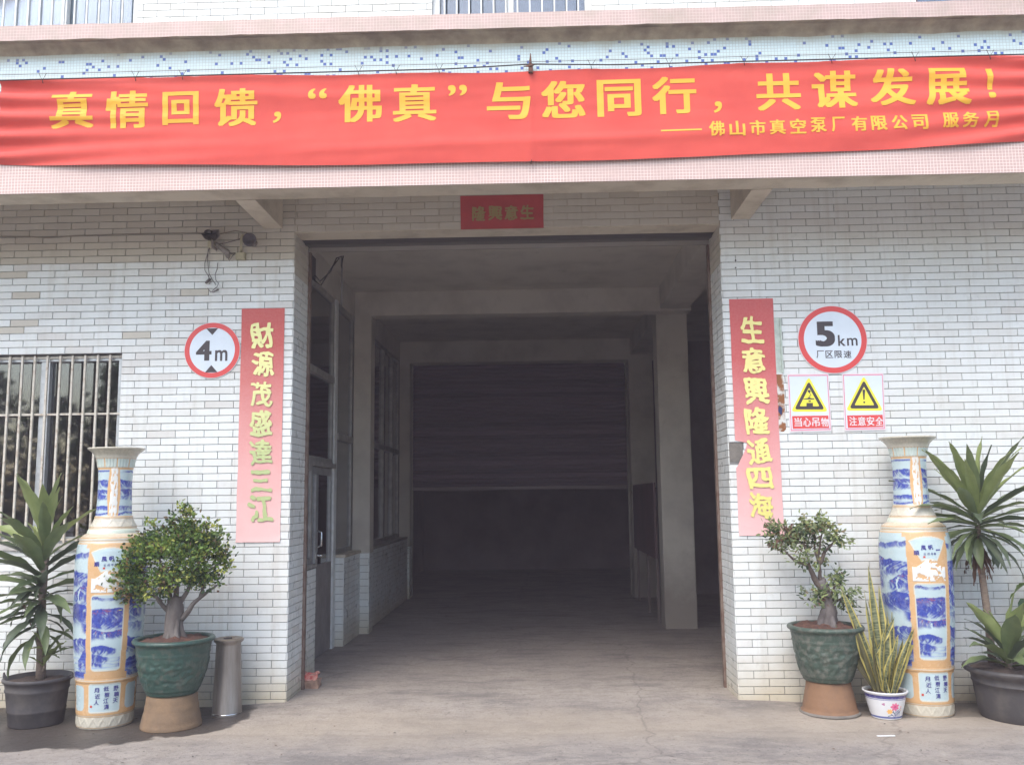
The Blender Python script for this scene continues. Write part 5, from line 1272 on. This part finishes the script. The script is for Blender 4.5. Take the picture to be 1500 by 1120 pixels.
b1 = empty('bonsai', (-2.735, -.575, .193), 'dense round bonsai tree in a green glazed pot, left of the gateway', 'bonsai')
glazed_pot(b1, .002, GREENG, .282, .40, 1); soil(b1, .25, .375, SOIL, .022, 3, .03)
tb = MB(); TRK = mat('pale_trunk', (.20, .18, .165), .95, col2=(.09, .075, .068), vscale=10, bump=.9, bscale=22, stretch=(1, 1, .35))
mtx = [(0, 0, .37), (-.01, 0, .47), (.015, 0, .60), (.0, 0, .70)]
limb(mtx, .064, .048, tb, 1, 14, .012)
for k, a in enumerate((0.2, 1.3, 2.3, 3.4, 4.3, 5.4)):
    limb([(.075 * math.cos(a), .07 * math.sin(a), .372), (.050 * math.cos(a), .045 * math.sin(a), .44), (.042 * math.cos(a), .04 * math.sin(a), .64)], .026, .018, tb, 10 + k, 8, .012)
for k, pts in enumerate([[(-.02, 0, .56), (-.12, -.02, .68), (-.24, -.02, .82)], [(-.03, 0, .62), (-.08, .05, .76), (-.14, .04, .95)], [(0, 0, .66), (.01, 0, .85), (.03, 0, 1.05)], [(.02, 0, .62), (.09, .03, .76), (.16, .02, .95)], [(.05, 0, .53), (.15, -.04, .64), (.27, -.05, .74), (.33, -.02, .78)], [(-.1, 0, .66), (-.2, .04, .70), (-.33, .0, .76)], [(.2, -.04, .69), (.23, -.06, .78), (.25, -.05, .85)], [(0, 0, .8), (-.08, -.08, .92), (-.1, -.1, 1.0)], [(.1, .0, .78), (.2, -.05, .85), (.32, .0, .93)]]):
    limb(pts, .024 if k < 5 else .014, .006, tb, 30 + k, 7, .014)
tb.build('trunk', TRK, b1)
clA = [(-.22, -.06, .93, .20, .16, .15, None), (.02, -.12, .95, .24, .16, .17, (.7, 0, -.4, .8, 0, 0)), (.20, -.04, .95, .20, .16, .13, (.8, 0, 0, .8, 0, 0)), (-.05, .04, 1.14, .19, .15, .13, (0, 0, .2, 0, 1, .5)), (-.20, .0, 1.16, .12, .1, .10, (0, 0, 0, .5, .8, 0)), (.02, .02, 1.25, .09, .08, .11, (0, 0, 0, 0, 2, .5)), (.18, .02, 1.16, .13, .12, .10, (0, 0, 0, .8, 2, 1)),
       (.31, .0, 1.09, .08, .07, .06, (0, 0, 0, .5, 2, 2)), (-.36, -.05, .83, .15, .12, .10, (0, .5, .3, .5, 0, 0)), (-.43, -.02, .72, .11, .08, .07, None), (-.28, -.05, .72, .12, .1, .07, None), (.36, -.02, .92, .09, .08, .07, (.5, 0, 0, .5, 1, 0)), (.27, -.06, .80, .09, .07, .045, (.6, 0, 0, 0, 0, 0)), (-.10, -.10, .80, .17, .10, .08, None), (-.30, .02, 1.02, .12, .10, .10, None), (.40, .0, 1.03, .05, .05, .035, (0, 0, 0, 0, 2, 2)), (.10, -.05, 1.08, .16, .13, .11, None), (.10, -.08, .82, .14, .09, .07, (.5, 0, 0, .5, 0, 0)), (-.2, -.08, .80, .14, .1, .08, (.5, 0, 0, .5, 0, 0))]
clA = [(a, b_, c, d * .92, e, f, g) for a, b_, c, d, e, f, g in clA]
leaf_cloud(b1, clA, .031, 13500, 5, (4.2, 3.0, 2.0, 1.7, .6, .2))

b2 = empty('bonsai', (2.15, -.32, .207), 'sparse leaning bonsai tree with bare grey trunk in a worn green pot', 'bonsai')
glazed_pot(b2, .002, GREEND, .268, .405, 7); soil(b2, .245, .385, SOIL, .03, 9, .03)
tb = MB()
limb([(.02, 0, .37), (.03, -.01, .50), (.035, 0, .60), (.0, 0, .68), (-.03, 0, .74)], .062, .036, tb, 2, 12, .02)
for k, a in enumerate((.4, 2.2, 3.6, 5.0)): limb([(.02 + .08 * math.cos(a), .07 * math.sin(a), .385), (.03 + .03 * math.cos(a), .03 * math.sin(a), .52)], .03, .02, tb, 60 + k, 8, .008)
tb.build('trunk', BARK, b2)
tb = MB()
for k, pts in enumerate([[(-.0, 0, .66), (-.06, 0, .76), (-.11, .0, .84), (-.22, -.02, .90), (-.28, 0, .96)], [(-.09, 0, .84), (-.12, .0, .95), (-.15, 0, 1.06)], [(-.03, 0, .70), (-.02, 0, .80), (-.025, 0, .88), (-.05, 0, 1.02), (-.03, 0, 1.12)], [(-.02, 0, .86), (.03, 0, .95), (.09, 0, 1.0), (.15, 0, 1.06)], [(-.03, .0, .88), (-.0, .0, 1.0), (.04, 0, 1.15)], [(.04, 0, .6), (.09, -.02, .70), (.13, 0, .76)], [(.05, 0, .55), (.12, 0, .60), (.20, 0, .64)], [(.0, 0, .58), (-.07, 0, .60), (-.12, 0, .60)]]):
    limb(pts, .030 if k in (0,) else (.018 if k in (2, 3) else .010), .005, tb, 70 + k, 7, .014)
tb.build('branch', BARKD, b2)
clB0 = [(-.24, 0, 1.08, .10, .1, .09, (0, .5, 0, 0, .6, .9)), (-.15, -.02, 1.00, .11, .1, .09, None), (-.09, 0, 1.15, .12, .1, .07, (.2, 0, 0, .6, .5, .5)), (.03, 0, 1.15, .12, .1, .06, (0, 0, 0, .8, .5, 0)), (.13, 0, 1.10, .10, .09, .06, (0, 0, 0, .5, 1, 0)), (.20, 0, 1.03, .08, .08, .05, (0, 0, 0, 1, 1, 0)), (-.22, 0, .97, .08, .08, .05, None), (.05, 0, 1.02, .09, .08, .05, None),
       (.09, -.03, .76, .05, .06, .06, None), (.15, -.03, .66, .10, .09, .07, None), (-.10, -.03, .62, .09, .08, .055, None), (-.08, -.05, .90, .05, .05, .04, None), (.06, -.02, .88, .05, .05, .05, None), (.17, 0, .73, .04, .04, .03, None), (.18, 0, .56, .04, .04, .04, (0, 0, 2, 0, 0, 0))]
clB = [(a - (.075 if c > .85 else 0), b_, c, d, e, f, g_) for a, b_, c, d, e, f, g_ in clB0]
LGB = [leaf_col('sparse_leaf_light', (.30, .36, .15), (.21, .26, .11)), leaf_col('sparse_leaf_mid', (.20, .25, .12), (.14, .18, .09)), LG[2], leaf_col('sparse_leaf_yellow', (.33, .31, .13), (.24, .22, .09)), LG[4], leaf_col('sparse_leaf_red', (.24, .13, .10), (.15, .09, .06))]
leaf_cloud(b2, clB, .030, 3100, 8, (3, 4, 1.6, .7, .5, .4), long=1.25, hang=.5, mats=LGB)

# steel ash bin
bi = empty('ash_bin', (-2.425, -.275, -.042), 'slim stainless steel ash bin with open top, right of the left bonsai', 'bin')
STEEL = mat('brushed_steel', (.34, .31, .285), .42, col2=(.24, .215, .19), vscale=9, metal=.6, stretch=(3, 3, .4))
MB().lathe([(0, 0), (.113, 0), (.114, .02), (.110, .03), (.093, .53), (.0935, .545), (.112, .56), (.112, .575)], 56).build('bin_body', STEEL, bi)
b = MB(); b.lathe([(.112, .5755), (.10, .583), (.046, .580), (.040, .565), (.038, .5)], 56); b.build('bin_top', mat('dusty_steel_top', (.33, .28, .22), .5, var=.3, vscale=20, metal=.4), bi)
MB().lathe([(.1135, .022), (.1155, .026), (.113, .030)], 56).build('base_seam', CHROME, bi)
MB().tube([(-.03, -.02, .578), (-.005, -.035, .586), (.03, -.015, .584)], .008, 6).build('ash_remnant', mat('ash', (.08, .075, .07), .95), bi)

# ---- snake plant in the flowered pot
sx = empty('snake_plant', (2.515, -.465, -.028), 'yellow edged snake plant in a small white flowered porcelain pot', 'potted plant')
def flower_pot():
    prof = [(.095, 0), (.103, .004), (.108, .02), (.125, .08), (.138, .14), (.143, .165), (.150, .178), (.158, .186), (.160, .194), (.152, .198), (.142, .190), (.136, .16)]
    pr = []
    for (r0, z0), (r1, z1) in zip(prof, prof[1:]):
        n = max(1, int(math.hypot(r1 - r0, z1 - z0) / .0022)); pr += [(r0 + (r1 - r0) * i / n, z0 + (z1 - z0) * i / n) for i in range(n)]
    pr.append(prof[-1]); pr = np.array(pr); n = 360; J = len(pr)
    ph = np.linspace(-math.pi, math.pi, n, endpoint=False); PH, _ = np.meshgrid(ph, np.arange(J)); Rr = pr[:, 0][:, None] * np.ones_like(PH); Z = pr[:, 1][:, None] * np.ones_like(PH)
    C = np.ones(PH.shape + (3,)) * np.array([.70, .71, .73]); U = PH * .13
    C[(Z > .152) & (Z < .176)] = [.07, .07, .26]; C[(Z > .012) & (Z < .026)] = [.10, .13, .34]; C[(Z > .144) & (Z < .147)] = [.12, .14, .38]
    def stem(u0, z0, u1, z1, w_, col):
        t_ = np.clip(((U - u0) * (u1 - u0) + (Z - z0) * (z1 - z0)) / ((u1 - u0) ** 2 + (z1 - z0) ** 2), 0, 1); d = np.hypot(U - u0 - t_ * (u1 - u0), Z - z0 - t_ * (z1 - z0)); C[(d < w_) & (Z < .15)] = col
    for s in ((.01, .028, .012, .08), (.012, .028, -.012, .075), (.01, .03, .035, .075), (.02, .03, .05, .085), (.0, .03, -.03, .05), (.035, .03, .042, .06), (.02, .04, .024, .1), (.05, .03, .058, .09)): stem(*s, .0022, [.08, .10, .26])
    for s in ((.03, .045, .06, .07), (.01, .05, -.02, .062), (-.045, .03, -.01, .04)): stem(*s, .003, [.10, .16, .20])
    def bloom(u, z, r, k, col, rot=0):
        d = np.hypot(U - u, (Z - z) * 1.15); a = np.arctan2(Z - z, U - u) + rot; C[(d < r * (.62 + .38 * np.abs(np.sin(a * k / 2)))) & (Z < .148)] = col
    bloom(.004, .098, .034, 7, [.72, .16, .30]); bloom(.004, .098, .012, 5, [.55, .08, .2]); bloom(-.034, .064, .023, 7, [.85, .48, .14]); bloom(-.075, .115, .012, 3, [.45, .2, .35]); bloom(.055, .095, .010, 5, [.75, .45, .4]); bloom(.058, .075, .008, 5, [.8, .5, .3])
    a = PH - math.pi / 2; V = np.stack([Rr * np.cos(a), Rr * np.sin(a), Z], -1).reshape(-1, 3)
    j, k = np.meshgrid(np.arange(J - 1), np.arange(n), indexing='ij'); F = np.stack([j * n + k, j * n + (k + 1) % n, (j + 1) * n + (k + 1) % n, (j + 1) * n + k], -1).reshape(-1, 4)
    me = bpy.data.meshes.new('flowered_pot'); me.from_pydata(V.tolist(), [], F.tolist()); me.polygons.foreach_set('use_smooth', [True] * len(F))
    ca = me.color_attributes.new('paint', 'FLOAT_COLOR', 'POINT'); ca.data.foreach_set('color', np.concatenate([np.clip(C, 0, 1).reshape(-1, 3), np.ones((len(V), 1))], 1).ravel()); me.materials.append(GLAZE); me.update(); return me
o = link('flowered_pot', flower_pot(), sx); o.rotation_euler.z = .12
soil(sx, .139, .172, SOILD, .012, 2, .015)
SN = mat('snake_leaf', (.13, .155, .085), .4); t, L, p = chain(SN)
g = N(t, 'ShaderNodeTexCoord'); wv = N(t, 'ShaderNodeTexNoise', inp={'Scale': 60., 'Detail': 3.}); mp = N(t, 'ShaderNodeMapping'); mp.inputs['Scale'].default_value = (1.0, .22, .22); L.new(g.outputs['Object'], mp.inputs[0]); L.new(mp.outputs[0], wv.inputs[0])
r_ = N(t, 'ShaderNodeMapRange', inp={1: .42, 2: .6}); L.new(wv.outputs[0], r_.inputs[0]); L.new(mix_(t, r_.outputs[0], (.075, .10, .055), (.24, .25, .14)), p.inputs['Base Color'])
SNY = leaf_col('snake_leaf_margin', (.52, .44, .13), (.38, .33, .11), .45, 20., .08)
SNB = leaf_col('snake_leaf_dull', (.16, .15, .075), (.10, .095, .055), .5, 14., .05)
rn = random.Random(14); _sl = {}
def sleaf(L, w_, bend, tw, dull=False):
    k = (round(L, 2), w_, bend, tw, dull)
    if k not in _sl: _sl[k] = strap(L, w_, bend, .35, 14, twist=tw, base=.6, margin=1, narrow=.55, ripple=.004, seed=bend * 9).mesh('leaf', [SNB if dull else SN, SNB if dull and tw > .6 else SNY])
    return _sl[k]
# (azimuth, elevation from the soil, length, bend, twist, start x, y)
SL = [(175, 73, .83, .12, .9, -.02, .0), (120, 86, .92, .05, .4, -.005, .01), (150, 82, .74, .1, 1.4, -.01, -.02), (60, 86, .76, .05, .7, .015, .02), (20, 82, .62, .15, 1.2, .03, .0), (-10, 68, .66, -.05, 1.0, .045, -.01), (5, 62, .60, -.12, .6, .06, .02), (-30, 72, .52, .1, 1.3, .055, -.03), (200, 70, .58, .15, .3, -.05, .01), (215, 62, .50, .1, 1.1, -.06, -.02),
      (170, 62, .56, .25, .8, -.055, .02), (240, 78, .48, .2, .5, -.02, -.05), (300, 80, .44, .1, 1.0, .02, -.05), (330, 74, .50, .3, .3, .04, -.05), (280, 84, .60, .1, 1.5, .0, -.03), (90, 80, .66, .1, .2, .0, .04), (40, 74, .56, .2, 1.2, .04, .04), (185, 80, .46, .3, .9, -.04, -.03), (260, 70, .36, .4, .2, -.02, -.06), (350, 78, .40, .0, 1.2, .06, -.02), (140, 74, .52, .2, .5, -.04, .04), (75, 84, .70, .0, 1.1, .02, .0)]
for i, (az, el, L_, bd_, tw, x, y) in enumerate(SL):
    place_leaf(sx, sleaf(L_, .060 if L_ > .5 else .050, bd_, tw, i in (8, 9, 10, 17, 20)), (x, y, .175), R(az), R(el), R(90) + rn.uniform(-.9, .9))
# the one broken leaf folded over in front
place_leaf(sx, sleaf(.30, .038, .1, .1), (-.075, -.075, .47), R(-2), R(58), R(100)); place_leaf(sx, sleaf(.31, .034, .0, .3), (-.005, -.085, .18), R(150), R(76), R(80))

# ---- black pot on the right with the short and the tall corn plant
dr_ = empty('corn_plant', (3.475, -.50, -.028), 'short corn plant and tall bare-caned one sharing the wide black pot at right', 'potted plant')
prof = [(0, 0), (.265, 0), (.272, .01), (.285, .08), (.305, .20), (.312, .25), (.318, .252), (.318, .262), (.315, .265), (.325, .31), (.36, .325), (.372, .345), (.365, .36), (.345, .362), (.325, .35), (.32, .33), (0, .32)]
me = MB().lathe(prof, 72).mesh('pot', BLACKP); rim_noise(me, .008, 8); link('pot', me, dr_); soil(dr_, .325, .335, SOILD, .02, 7, .02)
rosette(dr_, (-.09, -.05, .46), 20, .50, .125, 12, 84, 24, .10, az_skip=True)
MB().tube([(-.09, -.05, .33), (-.09, -.05, .46)], [.03, .02], 10).build('stem', CANE, dr_)
tallp = (3.345 - 3.475, .17)
MB().tube([(tallp[0] + .03, tallp[1], .32), (tallp[0] + .02, tallp[1], .7), (tallp[0] - .0, tallp[1], 1.0), (tallp[0] - .02, tallp[1], 1.25), (tallp[0], tallp[1], 1.38)], [.030, .027, .025, .030, .02], 12).build('cane', CANE, dr_)
rosette(dr_, (tallp[0] - .01, tallp[1] - .02, 1.50), 54, .60, .080, 21, 86, -28, .22, az_skip=True)
rn = random.Random(5)
for i in range(26):
    az = rn.uniform(0, 6.28); place_leaf(dr_, dleaf(.26, .022, .25, 3, i % 4), (tallp[0] - .02 + .02 * math.cos(az), tallp[1] + .02 * math.sin(az), 1.22 + rn.uniform(-.04, .05)), az, R(rn.uniform(-82, -58)), rn.uniform(-1, 1), rn.uniform(.6, 1.05), name='dead_leaf')
for i, az in enumerate((-.6, 3.6, -2.2, -1.2, .3)):
    place_leaf(dr_, dleaf(.3, .08, 1.15, 2 if i % 2 else 1, i % 4), (tallp[0], tallp[1], 1.30), az, R(-35), .2, 1.0)

# broad leaf plant at the right edge
bl = empty('broadleaf_plant', (3.86, -.24, -.028), 'broad green leafed plant at the right edge behind the black pot', 'potted plant')
me = MB().lathe([(0, 0), (.13, 0), (.16, .2), (.17, .21), (.165, .22), (.14, .2), (0, .19)], 40).mesh('pot', BLACKP); link('pot', me, bl); soil(bl, .145, .2, SOILD, seed=3)
def oval(L, w_, mi, seed):
    n = 8; b = MB(); vs = []
    for i in range(n + 1):
        t_ = i / n; ww = w_ * math.sin(math.pi * min(.999, max(.02, t_ ** .8))) ** .75; zz = -.30 * L * t_ * t_; rp = .012 * math.sin(t_ * 14 + seed)
        for s, u in ((-1, .18), (-.5, .07), (0, 0), (.5, .07), (1, .18)): vs.append((L * t_, s * ww / 2, zz + u * ww + (rp if abs(s) == 1 else 0)))
    b.add(vs, [(i * 5 + k, (i + 1) * 5 + k, (i + 1) * 5 + k + 1, i * 5 + k + 1) for i in range(n) for k in range(4)], 0, True); return b.mesh('leaf', [LG[0], leaf_col('broad_leaf', (.075, .14, .04), (.05, .10, .035)), LG[2]][mi])
OV = [oval(.2, .11, m_, m_ * 2 + 1) for m_ in range(3)]
tb = MB()
stems = [[(0, 0, .2), (-.03, 0, .6), (-.10, 0, .95)], [(.02, 0, .2), (.05, 0, .7), (.02, 0, 1.15)], [(0, 0, .2), (-.06, 0, .5), (-.16, -.02, .80)], [(.03, 0, .2), (.12, -.02, .7), (.15, 0, 1.25)]]
rn = random.Random(31)
for k, s in enumerate(stems):
    pts = limb(s, .013, .005, tb, 90 + k, 7, .01)
    for i, q in enumerate(pts[4:]):
        az = rn.uniform(math.pi * .75, math.pi * 2.2); place_leaf(bl, OV[rn.choices((0, 1, 2), (3, 4, 4))[0]], q, az, R(rn.uniform(-50, 30)), rn.uniform(-.5, .5), rn.uniform(.65, 1.05))
        if rn.random() < .8: place_leaf(bl, OV[rn.choices((0, 1, 2), (2, 3, 6))[0]], q, rn.uniform(math.pi * .9, math.pi * 1.9), R(rn.uniform(-75, -10)), rn.uniform(-.5, .5), rn.uniform(.6, 1.))
tb.build('stem', BARKD, bl)

# the belt of trees across the yard, behind the photographer, that the window glass mirrors
rn = random.Random(3); b = MB()
for i in range(26):
    cx = -26 + i * 2.1 + rn.uniform(-.6, .6); cy = -23 + rn.uniform(-1.5, 1.5); hh = rn.uniform(5.2, 8.2)
    b.tube([(cx, cy, -.1), (cx + .1, cy, hh * .3), (cx, cy, hh * .7)], [.16, .12, .05], 6, 3)
    for _ in range(900):
        a = rn.uniform(0, 6.28); q = rn.random() ** .5; zz = rn.random(); rr = 1.7 * math.sin(math.pi * (.12 + .85 * zz)) ** .6
        p_ = Vector((cx + rr * q * math.cos(a), cy + rr * q * math.sin(a), .9 + (hh - .9) * zz)); s1 = rn.uniform(.12, .26)
        u_ = Vector((rn.uniform(-1, 1), rn.uniform(-1, 1), rn.uniform(-1, 1))).normalized(); v_ = u_.cross(Vector((rn.uniform(-1, 1), rn.uniform(-1, 1), rn.uniform(-1, 1)))).normalized()
        b.add([p_ - u_ * s1, p_ + v_ * s1 * .5, p_ + u_ * s1, p_ - v_ * s1 * .5], [(0, 1, 2, 3)], rn.choice((0, 1, 2, 2)))
tag(b.build('tree_belt', [LG[0], LG[1], LG[2], BARKD]), kind='stuff')

# thin tinted volume added to lift the blacks, imitating lens glare
hz = MB().box((-61.5, -61.5, -1.05), (61.5, 41.5, 8.9)).build('glare_veil', []) ; tag(hz, kind='stuff')
hm = bpy.data.materials.new('glare_veil'); hm.use_nodes = True; t = hm.node_tree; t.nodes.clear()
o_ = N(t, 'ShaderNodeOutputMaterial'); pv = N(t, 'ShaderNodeVolumePrincipled'); pv.inputs['Color'].default_value = (1.0, .84, .93, 1); pv.inputs['Density'].default_value = .0052
t.links.new(pv.outputs[0], o_.inputs['Volume']); hz.data.materials.append(hm)

# ------------------------------------------------------------------ litter
o = MB().box((-.06, -.009, 0), (.06, .009, .004)).build('paper_scrap', mat('white_paper', (.8, .8, .8), .7)); o.location = (2.31, -1.0, -.026); o.rotation_euler.z = .06; tag(o, 'white scrap of paper lying on the concrete in front of the snake plant', 'litter')
br = empty('broken_brick', (-2.0, .56, 0), 'chunk of brick with a torn red wrapper at the foot of the left jamb', 'brick')
me = MB().box((-.09, -.07, 0), (.09, .07, .075)).mesh('brick_chunk', mat('dusty_brick', (.42, .27, .20), .95, var=.4, vscale=14, bump=.5))
bm = bmesh.new(); bm.from_mesh(me); bmesh.ops.subdivide_edges(bm, edges=bm.edges[:], cuts=5, use_grid_fill=True)
for v in bm.verts: v.co += mnoise.noise_vector(v.co * 16) * .014
bm.to_mesh(me); bm.free(); link('brick_chunk', me, br)
me = MB().box((-.10, -.075, .062), (.07, .06, .115)).mesh('red_wrapper', mat('red_wrapper', (.55, .09, .08), .6, col2=(.62, .40, .33), vscale=22))
bm = bmesh.new(); bm.from_mesh(me); bmesh.ops.subdivide_edges(bm, edges=bm.edges[:], cuts=6, use_grid_fill=True)
for v in bm.verts: v.co += mnoise.noise_vector(v.co * 24) * .022; v.co.z = max(v.co.z, .066)
bm.to_mesh(me); bm.free(); link('red_wrapper', me, br)
# fallen leaves and crumbs
rn = random.Random(77); b = MB()
for i in range(70):
    x = rn.choice((rn.gauss(-2.6, .5), rn.gauss(-1.9, .5), rn.gauss(2.2, .6), rn.uniform(-4, 4))); y = rn.uniform(-1.9, -.3); s = rn.uniform(.006, .016); a = rn.uniform(0, 6.28); z = gz(x, y) + .006
    c_, s_n = math.cos(a) * s, math.sin(a) * s
    b.add([(x - c_, y - s_n, z), (x + s_n * .5, y - c_ * .5, z + .003), (x + c_, y + s_n, z + .001), (x - s_n * .5, y + c_ * .5, z + .004)], [(0, 1, 2, 3)], rn.randint(0, 1))
tag(b.build('leaf_litter', [DEAD, mat('grit', (.09, .08, .07), .95)]), kind='stuff')

bpy.data.objects.remove(_fo)
